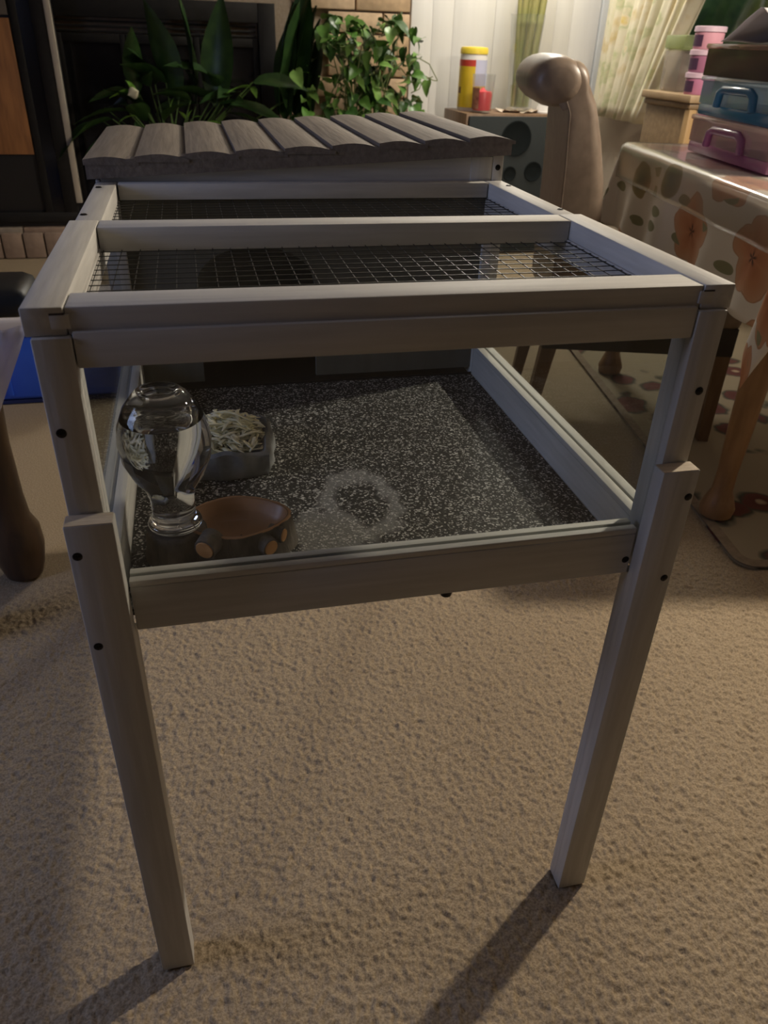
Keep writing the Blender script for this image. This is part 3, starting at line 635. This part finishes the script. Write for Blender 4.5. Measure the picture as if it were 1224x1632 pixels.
build('rim', MB().lathe([(.0615, 0), (.066, .001), (.066, .008), (.060, .010)], (wx, 3.84, SZ), 28), WPL, cup, 50)

# ================================================================== curtain on the right wall
CUR, n, l, b = nodes('floral_curtain')
tc = n.new('ShaderNodeTexCoord'); ns = n.new('ShaderNodeTexNoise'); ns.inputs['Scale'].default_value = 7; ns.inputs['Detail'].default_value = 4; l.new(tc.outputs['UV'], ns.inputs['Vector'])
cr = n.new('ShaderNodeValToRGB'); e = cr.color_ramp.elements; e[0].position = .30; e[0].color = (.62, .50, .26, 1); e[1].position = .75; e[1].color = (.68, .52, .16, 1)
for ps, c in ((.42, (.74, .68, .52, 1)), (.55, (.70, .66, .48, 1)), (.62, (.50, .52, .30, 1)), (.68, (.72, .64, .46, 1))): q = e.new(ps); q.color = c
l.new(ns.outputs[0], cr.inputs[0]); l.new(cr.outputs[0], b.inputs['Base Color']); b.inputs['Roughness'].default_value = .85
def curtain_fn(y0, y1, yb0, yb1, zt, zb_):
    mb = MB(); nu, nv = 140, 24; uv = []
    def fn(u, v):
        z = zb_+(zt-zb_)*v; y = (yb0+(y0-yb0)*min(1, v*1.0)) + ((yb1-yb0)+((y1-y0)-(yb1-yb0))*v)*u
        w = u*2*math.pi*9; uv.append((u*1.6, v*1.4))
        return Vector((XR-.085+.030*math.sin(w+.4*math.sin(v*3))+.010*math.sin(w*2.3+1), y+.012*math.cos(w), z))
    mb.grid(fn, nu, nv); mb.uv = uv; return mb
czb = at(985, 190, x=XR-.09).z
cu = thing('curtain', (XR-.085, 3.6, czb), 'gathered yellow and cream floral curtain hanging at the window', 'curtain')
yt0 = at(1117, 0, x=XR-.09).y; yb0 = at(1027, 188, x=XR-.09).y; yb1 = at(946, 188, x=XR-.09).y
sl = (yt0-yb0)/(at(1117, 0, x=XR-.09).z-czb)
cfn = curtain_fn(yb0+sl*(2.12-czb), min(yb1, 4.16), yb0, min(yb1, 4.16), 2.12, czb)
co_ = build('panel', cfn, CUR, cu, 1)
sd = co_.modifiers.new('thickness', 'SOLIDIFY'); sd.thickness = .003
rod = thing('curtain_rod', (XR-.06, 2.8, 2.12), 'slim metal curtain rod above the window', 'rod')
build('rod', MB().tube([(XR-.085, 1.5, 2.13), (XR-.085, 4.15, 2.13)], .012, 12), mat('brushed_rod', (.3, .28, .25), .4, .8), rod)
for yy in (1.6, 4.1): build('bracket', cube(XR-.095, yy-.01, 2.10, XR-.001, yy+.01, 2.118, .002), SCREW, rod)

# ================================================================== sideboard in the far corner with tubs
SBX = 1.93; sb_f = at(1033, 143, x=SBX); sb_n = at(1100, 160, x=SBX); SBZ = sb_f.z
sbx1 = XR-.02
side = thing('sideboard', (SBX, sb_n.y, 0), 'brown wooden sideboard with moulded top edge beyond the dining table', 'sideboard')
SBM = mat('brown_cabinet_wood', (.20, .135, .075), .5, c2=(.26, .18, .10), scale=9, stretch=(1, 5, 5)); SBT = mat('worn_cabinet_top', (.36, .25, .14), .45, c2=(.42, .30, .18), scale=9, stretch=(5, 1, 1))
build('top', cube(SBX-.02, sb_n.y-.03, SBZ-.03, sbx1, sb_f.y+.02, SBZ, .006), SBT, side)
build('moulding', cube(SBX-.008, sb_n.y-.016, SBZ-.055, sbx1, sb_f.y+.01, SBZ-.03, .008), SBM, side)
build('body', cube(SBX+.004, sb_n.y-.0, .0, sbx1, sb_f.y, SBZ-.055, .004), SBM, side)
build('corner_post', cube(SBX-.004, sb_n.y-.02, 0, SBX+.03, sb_n.y+.02, SBZ-.055, .004), mat('honey_wood_post', (.45, .29, .13), .5), side, label='lighter honey-coloured corner post')
build('door', cube(SBX+.05, sb_n.y-.014, .08, sbx1-.05, sb_n.y-.001, SBZ-.12, .004), SBM, side)
# stand for the tubs: green lidded tub, pink stacked pots
GT = thin('green_tub_plastic', (.75, .80, .55), .05, .45, (.50, .58, .36), .2); GTB = thin('clear_tub_plastic', (.85, .82, .78), .05, .40, (.55, .50, .46), .2)
gp = at(1072, 135, x=2.02); gpc = Vector((2.03, min(max(gp.y, sb_n.y+.10), sb_f.y-.09), SBZ)); gh = at(1072, 56, x=2.03).z-SBZ
gt = thing('green_tub', gpc, 'translucent tub with green lid standing on the sideboard', 'tub')
build('body', MB().box(gpc.x-.06, gpc.y-.075, SBZ, gpc.x+.06, gpc.y+.075, SBZ+gh*.75, .012), GTB, gt)
build('lid', MB().box(gpc.x-.066, gpc.y-.082, SBZ+gh*.75, gpc.x+.066, gpc.y+.082, SBZ+gh, .01), GT, gt)
pp = at(1106, 148, x=1.995); ppp = at(1106, 152, z=SBZ); ppx, ppy = 1.985, sb_n.y+.045; ks = 1.6
ph = at(1106, 42, x=2.0).z-SBZ
PINKS = [mat('pink_pot_%s' % k, c, .35) for k, c in (('deep', (.55, .22, .36)), ('mid', (.42, .17, .28)), ('light', (.72, .36, .45)))]
DKL = mat('plum_label', (.07, .03, .07), .5)
for i, lab in enumerate(('pink pot with dark label at the bottom of the stack', 'plum-pink pot with dark label in the middle of the stack', 'pale pink pot with dark label on top of the stack')):
    z0 = SBZ+i*ph/3; h_ = ph/3-.001
    pk = thing('pink_pot', (ppx, ppy, z0), lab+' on the sideboard', 'pot', 'stacked pink pots')
    build('body', MB().lathe([(r_*ks, z_) for r_, z_ in [(.034, 0), (.036, .003), (.037, h_*.72), (.033, h_*.75)]], (ppx, ppy, z0), 28), PINKS[i], pk, 50)
    build('lid', MB().lathe([(r_*ks, z_) for r_, z_ in [(.037, h_*.75), (.040, h_*.76), (.040, h_*.97), (.036, h_)]], (ppx, ppy, z0), 28), mat('pink_lid', (.70, .52, .62), .35), pk, 50)
    build('label', MB().grid(lambda u, v: Vector((ppx+.0378*ks*math.cos(R(165)+R(50)*u), ppy+.0378*ks*math.sin(R(165)+R(50)*u), z0+h_*(.12+.5*v))), 8, 2), DKL, pk, 1)

# ================================================================== dining table with floral cloth
TZ = .78
fc = at(1005, 228, z=TZ); nc_ = at(1224, 308, z=TZ); e1 = (fc-nc_); e1.z = 0; e1.normalize(); e2 = Vector((e1.y, -e1.x, 0))
NL = fc-e1*1.13; Lg = 1.13; Wt = .95      # near-left corner, length, width
TM = Matrix((e2, e1, Vector((0, 0, 1)))).transposed().to_4x4(); TM.translation = Vector((NL.x, NL.y, 0))
tb = thing('dining_table', TM @ Vector((Wt/2, Lg/2, 0)), 'wooden dining table under the floral cloth on the patterned rug', 'table')
TW = mat('table_oak', (.22, .12, .055), .45, c2=(.30, .17, .08), scale=9, stretch=(5, 5, .8))
build('tabletop', MB().box(.008, .008, TZ-.035, Wt, Lg-.008, TZ-.006, .004, TM), TW, tb)
build('apron', MB().box(.06, .06, TZ-.12, Wt-.06, .08, TZ-.035, 0, TM).box(.06, Lg-.08, TZ-.12, Wt-.06, Lg-.06, TZ-.035, 0, TM).box(.06, .08, TZ-.12, .08, Lg-.08, TZ-.035, 0, TM), TW, tb)
lprof = [(.030, .0086), (.040, .014), (.044, .035), (.036, .060), (.026, .085), (.025, .14), (.030, .26), (.034, .42), (.036, .60), (.038, TZ-.035)]
for (a, b_) in ((.035, .06), (Wt-.05, .06), (.055, Lg-.06), (Wt-.05, Lg-.06)):
    build('leg', MB().lathe(lprof, TM @ Vector((a, b_, 0)), 20), TW, tb, 50)
# cloth
CL, n, l, b = nodes('floral_tablecloth')
tc = n.new('ShaderNodeTexCoord'); vo = n.new('ShaderNodeTexVoronoi'); vo.inputs['Scale'].default_value = 4.9; vo.inputs['Randomness'].default_value = .8; vo.voronoi_dimensions = '2D'
wn = n.new('ShaderNodeTexNoise'); wn.inputs['Scale'].default_value = 13; l.new(tc.outputs['UV'], wn.inputs['Vector'])
l.new(tc.outputs['UV'], vo.inputs['Vector'])
dd = n.new('ShaderNodeMath'); dd.operation = 'MULTIPLY_ADD'; dd.inputs[1].default_value = .22; l.new(wn.outputs[0], dd.inputs[0]); l.new(vo.outputs['Distance'], dd.inputs[2])
lc = n.new('ShaderNodeVectorMath'); lc.operation = 'SUBTRACT'; l.new(tc.outputs['UV'], lc.inputs[0]); l.new(vo.outputs['Position'], lc.inputs[1])
sp = n.new('ShaderNodeSeparateXYZ'); l.new(lc.outputs[0], sp.inputs[0]); an = n.new('ShaderNodeMath'); an.operation = 'ARCTAN2'; l.new(sp.outputs[1], an.inputs[0]); l.new(sp.outputs[0], an.inputs[1])
a5 = n.new('ShaderNodeMath'); a5.operation = 'MULTIPLY'; a5.inputs[1].default_value = 2.5; l.new(an.outputs[0], a5.inputs[0]); c5 = n.new('ShaderNodeMath'); c5.operation = 'COSINE'; l.new(a5.outputs[0], c5.inputs[0]); ab = n.new('ShaderNodeMath'); ab.operation = 'ABSOLUTE'; l.new(c5.outputs[0], ab.inputs[0])
pd = n.new('ShaderNodeMath'); pd.operation = 'MULTIPLY_ADD'; pd.inputs[1].default_value = -.10; l.new(ab.outputs[0], pd.inputs[0]); l.new(dd.outputs[0], pd.inputs[2])
fl = n.new('ShaderNodeValToRGB'); fe = fl.color_ramp.elements; fl.color_ramp.interpolation = 'LINEAR'
fe[0].position = .06; fe[0].color = (.06, .025, .015, 1); fe[1].position = .11; fe[1].color = (.38, .15, .075, 1)
for ps, c in ((.28, (.47, .22, .12, 1)), (.44, (.50, .29, .19, 1)), (.455, (.36, .19, .11, 1)), (.465, (.66, .63, .60, 1))): q = fe.new(ps); q.color = c
l.new(pd.outputs[0], fl.inputs[0])
lv = n.new('ShaderNodeValToRGB'); le = lv.color_ramp.elements; le[0].position = .14; le[0].color = (.10, .13, .08, 1); le[1].position = .34; le[1].color = (.30, .24, .13, 1)
q = le.new(.345); q.color = (.66, .63, .60, 1); l.new(dd.outputs[0], lv.inputs[0])
sc_ = n.new('ShaderNodeSeparateColor'); l.new(vo.outputs['Color'], sc_.inputs[0]); gt_ = n.new('ShaderNodeMath'); gt_.operation = 'GREATER_THAN'; gt_.inputs[1].default_value = .66; l.new(sc_.outputs[0], gt_.inputs[0])
mx = n.new('ShaderNodeMix'); mx.data_type = 'RGBA'; l.new(gt_.outputs[0], mx.inputs['Factor']); l.new(fl.outputs[0], mx.inputs['A']); l.new(lv.outputs[0], mx.inputs['B'])
# small grey-green sprigs
v2 = n.new('ShaderNodeTexVoronoi'); v2.inputs['Scale'].default_value = 11; v2.voronoi_dimensions = '2D'; mpv = n.new('ShaderNodeMapping'); mpv.inputs['Scale'].default_value = (1.6, .8, 1); l.new(tc.outputs['UV'], mpv.inputs[0]); l.new(mpv.outputs[0], v2.inputs['Vector'])
lt = n.new('ShaderNodeMath'); lt.operation = 'LESS_THAN'; lt.inputs[1].default_value = .26; l.new(v2.outputs['Distance'], lt.inputs[0])
s2 = n.new('ShaderNodeSeparateColor'); l.new(v2.outputs['Color'], s2.inputs[0]); g2 = n.new('ShaderNodeMath'); g2.operation = 'GREATER_THAN'; g2.inputs[1].default_value = .5; l.new(s2.outputs[1], g2.inputs[0])
am = n.new('ShaderNodeMath'); am.operation = 'MULTIPLY'; l.new(lt.outputs[0], am.inputs[0]); l.new(g2.outputs[0], am.inputs[1])
mg = n.new('ShaderNodeMath'); mg.operation = 'GREATER_THAN'; mg.inputs[1].default_value = .46; l.new(dd.outputs[0], mg.inputs[0]); am2 = n.new('ShaderNodeMath'); am2.operation = 'MULTIPLY'; l.new(am.outputs[0], am2.inputs[0]); l.new(mg.outputs[0], am2.inputs[1])
m2 = n.new('ShaderNodeMix'); m2.data_type = 'RGBA'; m2.inputs['B'].default_value = (.24, .24, .15, 1); l.new(am2.outputs[0], m2.inputs['Factor']); l.new(mx.outputs['Result'], m2.inputs['A'])
l.new(m2.outputs['Result'], b.inputs['Base Color']); b.inputs['Roughness'].default_value = .8
def cloth(zoff, drop, corner, grow, wave, m, name, **k):
    """square sheet laid over the table; the overhang falls at the left, near and far sides"""
    mb = MB(); uv = []; nu, nv = 76, 96
    U = [-drop+(Wt+drop)*i/(nu-1) for i in range(nu)]; V = [-drop+(Lg+2*drop)*j/(nv-1) for j in range(nv)]
    rad = .018
    def side_(d):   # overhang length d -> (outward, down) round the table edge
        if d <= 0: return 0, 0
        q = min(d, rad*math.pi/2)/rad
        return rad*math.sin(q), rad*(1-math.cos(q))+max(0, d-rad*math.pi/2)
    for vv in V:
        for uu in U:
            dl, dn, df = max(0, -uu), max(0, -vv), max(0, vv-Lg)
            x, y = max(0, uu), min(max(vv, 0), Lg); z = TZ+zoff
            ol, zl = side_(dl); on, zn = side_(max(dn, df))
            if dl > 0 and (dn > 0 or df > 0):   # corner: cone of folds hanging from the corner
                dm = math.hypot(dl, max(dn, df)); dm = max(max(dl, dn, df), dm*.98); ang = math.atan2(max(dn, df), dl); fl_ = .22*dm*math.sin(2*ang)*corner; o_, zz = side_(dm)
                x -= (o_+grow+fl_)*math.cos(ang); yy = (o_+grow+fl_)*math.sin(ang)
                y += -yy if dn > 0 else yy; z -= zz
            else:
                hang = max(zl, zn)
                wv = wave*math.sin((vv if dl > 0 else uu)*21+.7*math.sin((vv+uu)*9))*min(1, hang/.25)
                x -= (ol+grow+wv*.9 if dl > 0 else 0); z -= hang
                if dn > 0: y -= on+grow+wv
                if df > 0: y += on+grow+wv
            mb.v.append(TM @ Vector((x, y, z))); uv.append((uu, vv*.72))
    mb.f = [(j*nu+i, j*nu+i+1, (j+1)*nu+i+1, (j+1)*nu+i) for j in range(nv-1) for i in range(nu-1)]
    mb.uv = uv; o = build(name, mb, m, None, 1, **k); s_ = o.modifiers.new('thickness', 'SOLIDIFY'); s_.thickness = .0012; return o
cloth(0, .27, 1, .004, .016, CL, 'tablecloth', label='white tablecloth printed with orange poppies hanging over the dining table', cat='tablecloth')
cloth(.0025, .115, .3, .010, .006, thin('clear_vinyl', (.95, .94, .92), .05, .12, (.74, .72, .68), .12), 'table_cover', label='clear vinyl cover lying over the floral tablecloth', cat='table cover')
# boxes stacked on the table
bx_f = TM.inverted() @ at(1106, 240, z=TZ+.004); bx_n = TM.inverted() @ at(1204, 280, z=TZ+.004)
u0_, v0_, v1_ = (bx_f.x+bx_n.x)/2, bx_n.y, bx_f.y
print('BOX', bx_f, bx_n)
def carrier(z0, h, base_c, wall_c, haze, lab, ins_=0, brown=False):
    o = thing('storage_box', TM @ Vector((u0_+.17, (v0_+v1_)/2, z0)), lab, 'box', 'clear boxes stacked on the dining table')
    a, b_, c_, d_ = u0_+ins_, v0_+ins_, u0_+.36-ins_, v1_-ins_
    base = mat('box_base', base_c, .3)
    if not brown:
        BT = thin('tinted_base', tuple(min(1, q*1.6+.1) for q in base_c), .05, .75, base_c, .15)
        build('base', MB().box(a, b_, z0, c_, d_, z0+h*.30, .006, TM), BT, o)
        vm = (b_+d_)/2; hw_ = .11; pts = [(vm-hw_, z0+h*.28), (vm-hw_*.93, z0+h*.62), (vm-hw_*.7, z0+h*.72), (vm+hw_*.7, z0+h*.72), (vm+hw_*.93, z0+h*.62), (vm+hw_, z0+h*.28)]
        build('handle', MB().tube([TM @ Vector((a-.008, p, q)) for p, q in pts], .011, 10, flat=1.0), BT, o, 60, label='moulded carrying handle')
    wl = thin('box_wall', wall_c, .06, haze, wall_c, .08); z1 = z0+(h*.30 if not brown else 0); t = .003
    bb = MB()
    for q in ((a, b_, a+t, d_), (c_-t, b_, c_, d_), (a, b_, c_, b_+t), (a, d_-t, c_, d_)): bb.box(q[0], q[1], z1, q[2], q[3], z0+h-.014, 0, TM)
    build('wall', bb, wl, o)
    build('lid', MB().box(a-.006, b_-.006, z0+h-.014, c_+.006, d_+.006, z0+h-.001, .004, TM), wl, o)
    if brown: build('bottom', MB().box(a, b_, z0, c_, d_, z0+.004, 0, TM), wl, o)
    return o
zb1 = TZ+.0045
far_at = lambda py: (at(1112, py, y=(TM @ Vector((u0_, v1_, 0))).y)).z
h1 = far_at(182)-zb1; h1 = max(.10, min(.16, h1)); h3 = h1*.80
carrier(zb1, h1, (.42, .20, .36), (.80, .72, .74), .22, 'clear box with purple base and handle, lowest of the stack on the table')
carrier(zb1+h1, h1, (.10, .27, .42), (.68, .76, .82), .25, 'clear box with blue base and handle, middle of the stack on the table', .004)
carrier(zb1+2*h1, h3, (.2, .15, .12), (.42, .33, .29), .35, 'smoky brown clear box, top of the stack on the table', .0, True)
zc = zb1+2*h1+h3+.0005
cont = thing('snack_tray', TM @ Vector((u0_+.18, (v0_+v1_)/2, zb1+2*h1+.005)), 'dark brown lumpy contents inside the smoky top box', 'tray')
cm = MB(); cm.grid(lambda u, v: TM @ Vector((u0_+.01+.33*u, v0_+.012+(v1_-v0_-.024)*v, zb1+2*h1+.0055+.045*math.sin(math.pi*u)*math.sin(math.pi*v)+.008*math.sin(u*19)*math.sin(v*31))), 24, 30)
build('contents', cm, mat('brown_contents', (.20, .13, .09), .8, c2=(.34, .26, .20), scale=30), cont, 1)
pp_ = MB(); pp_.grid(lambda u, v: TM @ Vector((u0_+.36*u-.004, v0_+.02+(v1_-v0_-.10)*v, zc+.002+.078*max(0, 1-abs(v-.50)*2.0)**1.1*(1-.75*u)+.004*math.sin(u*9+v*7)**2)), 20, 24)
o = build('paper_napkin', pp_, mat('white_paper', (.78, .76, .74), .85), None, 1, 'white paper peaked like a tent on the top storage box', 'paper'); o.modifiers.new('thickness', 'SOLIDIFY').thickness = .0012
# rug under the table
RUG, n, l, b = nodes('floral_rug')
tc = n.new('ShaderNodeTexCoord'); vo = n.new('ShaderNodeTexVoronoi'); vo.inputs['Scale'].default_value = 7.5; l.new(tc.outputs['Object'], vo.inputs['Vector'])
cr = n.new('ShaderNodeValToRGB'); e = cr.color_ramp.elements; e[0].position = .08; e[0].color = (.40, .30, .20, 1); e[1].position = .62; e[1].color = (.30, .25, .17, 1)
for ps, c in ((.14, (.10, .025, .02, 1)), (.36, (.12, .035, .03, 1)), (.42, (.05, .055, .04, 1)), (.50, (.30, .245, .165, 1))): q = e.new(ps); q.color = c
nz = n.new('ShaderNodeTexNoise'); nz.inputs['Scale'].default_value = 12; l.new(tc.outputs['Object'], nz.inputs['Vector']); ma = n.new('ShaderNodeMath'); ma.operation = 'MULTIPLY_ADD'; ma.inputs[1].default_value = .5; l.new(nz.outputs[0], ma.inputs[0]); l.new(vo.outputs['Distance'], ma.inputs[2])
sb2 = n.new('ShaderNodeMath'); sb2.operation = 'SUBTRACT'; sb2.inputs[1].default_value = .22; l.new(ma.outputs[0], sb2.inputs[0]); l.new(sb2.outputs[0], cr.inputs[0])
l.new(cr.outputs[0], b.inputs['Base Color']); b.inputs['Roughness'].default_value = .95
ra, rb_, rc_ = at(1178, 908, z=0), at(1100, 812, z=0), at(1224, 913, z=0)
ed = Vector((at(940, 600, z=0).x-ra.x, at(940, 600, z=0).y-ra.y, 0)).normalized(); er = Vector((ed.y, -ed.x, 0))
RM = Matrix((er, ed, Vector((0, 0, 1)))).transposed().to_4x4(); RM.translation = Vector((ra.x, ra.y, 0))
poly = [(.05*(1-math.cos(t)), .05*(1-math.sin(t))) for t in [math.pi/2*k/6 for k in range(7)]]+[(1.15, 0), (1.15, 1.9), (0, 1.9)]
rg = build('area_rug', MB().prism(poly, .0005, .0075, 'z', RM), RUG, None, 30, 'flat floral area rug with dark red flowers under the dining table', 'rug')
bd = MB(); inn = [(.028+.03*(1-math.cos(t)), .028+.03*(1-math.sin(t))) for t in [math.pi/2*k/6 for k in range(7)]]+[(1.15, .028), (1.15, 1.872), (.028, 1.872)]
inn[-3] = (1.12, .028); inn[-2] = (1.12, 1.872)
k = len(poly); bd.add([RM @ Vector((a, b_, .0082)) for a, b_ in poly]+[RM @ Vector((a, b_, .0082)) for a, b_ in inn]+[RM @ Vector((a, b_, .004)) for a, b_ in poly], [(i, (i+1) % k, k+(i+1) % k, k+i) for i in range(k)]+[(i, (i+1) % k, 2*k+(i+1) % k, 2*k+i) for i in range(k)])
build('binding', bd, mat('rug_binding', (.20, .15, .10), .9, c2=(.26, .20, .14), scale=60), rg, 0)

# ================================================================== brown scroll-back dining chair
LEA = mat('brown_leather', (.17, .127, .094), .40, c2=(.215, .165, .124), scale=30, bump=.12)
a_ = R(16); w_ax = Vector((math.sin(a_), math.cos(a_), 0)); d_ax = Vector((math.cos(a_), -math.sin(a_), 0))   # width axis (away), facing axis
c0 = Vector((.788, 1.40, 0))
CM = Matrix((d_ax, w_ax, Vector((0, 0, 1)))).transposed().to_4x4(); CM.translation = c0
ch = thing('dining_chair', CM @ Vector((.2, .22, 0)), 'brown leather dining chair with a rolled scroll back, beside the hutch', 'chair')
cwid = .44
prof = [(.0, .42), (-.004, .60), (-.012, .78), (-.030, .88), (-.055, .935)]
cR = .050; cxs, czs = -.022, .968
sc = [(cxs+cR*math.cos(t), czs+cR*math.sin(t)) for t in [R(215-ang) for ang in range(0, 230, 18)]]
bkp = [(.005, .40), (.0, .60), (-.006, .78), (-.014, .90), (-.030, .935)]+[]
front = [(.128, .40), (.120, .60), (.104, .74), (.080, .84), (.054, .92), (.032, .97)]
pol = bkp+[(cxs+cR*math.cos(R(t)), czs+cR*math.sin(R(t))) for t in range(232, -20, -18)]+front[::-1][1:]
def loft(pol, y0, y1, bulge=.010):
    mb = MB(); n_ = len(pol); st = [(y0-.004, .62), (y0, .80), (y0+.010, .93), (y0+.028, 1), (y1-.028, 1), (y1-.010, .93), (y1, .80)]
    cxp = sum(p[0] for p in pol)/n_; 
    for (y, s_) in st:
        for (a, b_) in pol: mb.v.append(CM @ Vector((cxp+(a-cxp)*s_, y, .40+(b_-.40)*(1-(1-s_)*.12))))
    for j in range(len(st)-1):
        for i in range(n_): mb.f.append((j*n_+i, j*n_+(i+1) % n_, (j+1)*n_+(i+1) % n_, (j+1)*n_+i))
    mb.f.append(tuple(range(n_))); mb.f.append(tuple(range((len(st)-1)*n_, len(st)*n_))); return mb
build('backrest', loft(pol, 0, cwid), LEA, ch, 50)
# scroll roll overhanging the rear
rl = MB(); nR = 26
rc = (-.052, .968)
for (y, s_) in ((-.012, .15), (-.011, .55), (-.005, .82), (.010, .97), (.10, 1.06), (cwid-.1, 1.06), (cwid-.004, 1), (cwid+.014, .75)):
    for i in range(nR):
        t = 2*math.pi*i/nR; rl.v.append(CM @ Vector((rc[0]+.066*s_*math.cos(t), y, rc[1]+.056*s_*math.sin(t))))
for j in range(7):
    for i in range(nR): rl.f.append((j*nR+i, j*nR+(i+1) % nR, (j+1)*nR+(i+1) % nR, (j+1)*nR+i))
rl.f += [tuple(range(nR)), tuple(range(7*nR, 8*nR))]
build('scroll', rl, LEA, ch, 50)
pip = MB(); 
pip.tube([CM @ Vector((a, -.002, b_)) for a, b_ in bkp], .003, 6)
build('piping', pip, LEA, ch, 60)
build('seat', MB().box(.09, .0, .365, .56, cwid, .455, .02, CM), LEA, ch, 50)
build('seat_frame', MB().box(.0, .005, .285, .555, cwid-.005, .37, .004, CM), mat('dark_seat_skirt', (.03, .024, .02), .7, c2=(.036, .029, .024), scale=30), ch)  # seat's shade under the table is put into this darker skirt tone
CW = mat('chair_leg_wood', (.13, .075, .04), .5, c2=(.18, .11, .06), scale=10, stretch=(5, 5, .8))
for (a, b_) in ((.025, .03), (.025, cwid-.03), (.53, .03), (.53, cwid-.03)):
    lg = MB()
    P0 = CM @ Vector((a, b_, .30)); dx = -.04 if a < .1 else .01
    P1 = CM @ Vector((a+dx, b_, .0085 if a > .1 else .0003))
    for P_, s_ in ((P1, .016), (P0, .022)):
        for (i, j) in ((-1, -1), (1, -1), (1, 1), (-1, 1)): lg.v.append(P_+d_ax*(i*s_)+w_ax*(j*s_))
    lg.f = [(0, 1, 2, 3), (4, 5, 6, 7)]+[(i, (i+1) % 4, 4+(i+1) % 4, 4+i) for i in range(4)]
    build('leg', lg, CW, ch)

# ================================================================== left edge: armchair, bag, blue bin
DW = mat('dark_carved_wood', (.055, .035, .025), .4, c2=(.11, .065, .035), scale=8, stretch=(4, 4, .7))
ac = thing('armchair', (-.85, .85, 0), 'dark carved wooden armchair with black arm pads at the left edge', 'armchair')
def aleg(c, h, s=1):
    pr = [(.012, 0), (.030, .004), (.036, .03), (.042, .075), (.040, .12), (.030, .15), (.027, .20), (.026, .32), (.030, .42), (.027, .50), (.024, h)]
    return MB().lathe([(r_*s, z) for r_, z in pr], (c[0], c[1], 0), 20)
build('leg', aleg((-.612, .930), .60, 1.3), DW, ac, 50); build('leg', aleg((-.69, .72), .44), DW, ac, 50)
build('leg', aleg((-1.10, .72), .44), DW, ac, 50); build('leg', aleg((-1.10, 1.28), .60), DW, ac, 50)
build('seat', cube(-1.13, .69, .44, -.655, 1.30, .50, .02), BLACK, ac, 50)
build('backrest', cube(-1.19, .74, .50, -1.13, 1.28, 1.0, .02), DW, ac, 50)
ap = at(40, 468, y=.93)
pad = MB().box(-1.08, .845, .598, -.470, 1.0, .652, .024); build('arm_pad', pad, mat('black_padding', (.010, .012, .014), .45), ac, 50)
build('arm_pad', MB().box(-1.08, 1.22, .598, -.68, 1.32, .652, .024), mat('black_padding', (.010, .012, .014), .45), ac, 50)
# white bag hanging from the arm pad
bg = MB()
def bagf(u, v):
    z = .592-.17*v; x = -.475-.14*u-.085*v*(1-u)-.02*math.sin(u*9)*v; y = .86-.012+.012*math.sin(u*17+v*5)+.02*v
    return Vector((x, y-.02, z))
bg.grid(bagf, 22, 14); bg.grid(lambda u, v: bagf(u, v)+Vector((0, -.03*math.sin(math.pi*u)*math.sin(math.pi*v)-.012, 0)), 22, 14)
build('plastic_bag', bg, thin('white_film', (.8, .8, .85), .06, .55, (.65, .63, .70), .2), None, 1, 'crumpled white plastic bag hanging below the black arm pad', 'bag')
# blue bin
BB = mat('blue_plastic', (.02, .09, .62), .4, c2=(.03, .11, .68), scale=6)
bz = at(45, 530, y=1.9).z
bin_ = thing('storage_bin', (-.80, 2.08, 0), 'bright blue plastic storage bin with pale lid on the carpet left of the hutch', 'bin')
build('body', MB().box(-1.15, 1.90, .012, -.455, 2.25, bz, .015), BB, bin_, 50)
build('foot_rim', MB().box(-1.14, 1.905, .0, -.465, 2.245, .012), mat('navy_plastic', (.01, .02, .10), .5), bin_)
build('lid', MB().box(-1.165, 1.885, bz, -.44, 2.265, bz+.045, .01), mat('pale_lid', (.55, .53, .58), .5), bin_, 50)
for x in (-.95, -.80, -.65): build('rib', MB().box(x-.012, 1.894, .03, x+.012, 1.902, bz-.02, .003), BB, bin_)
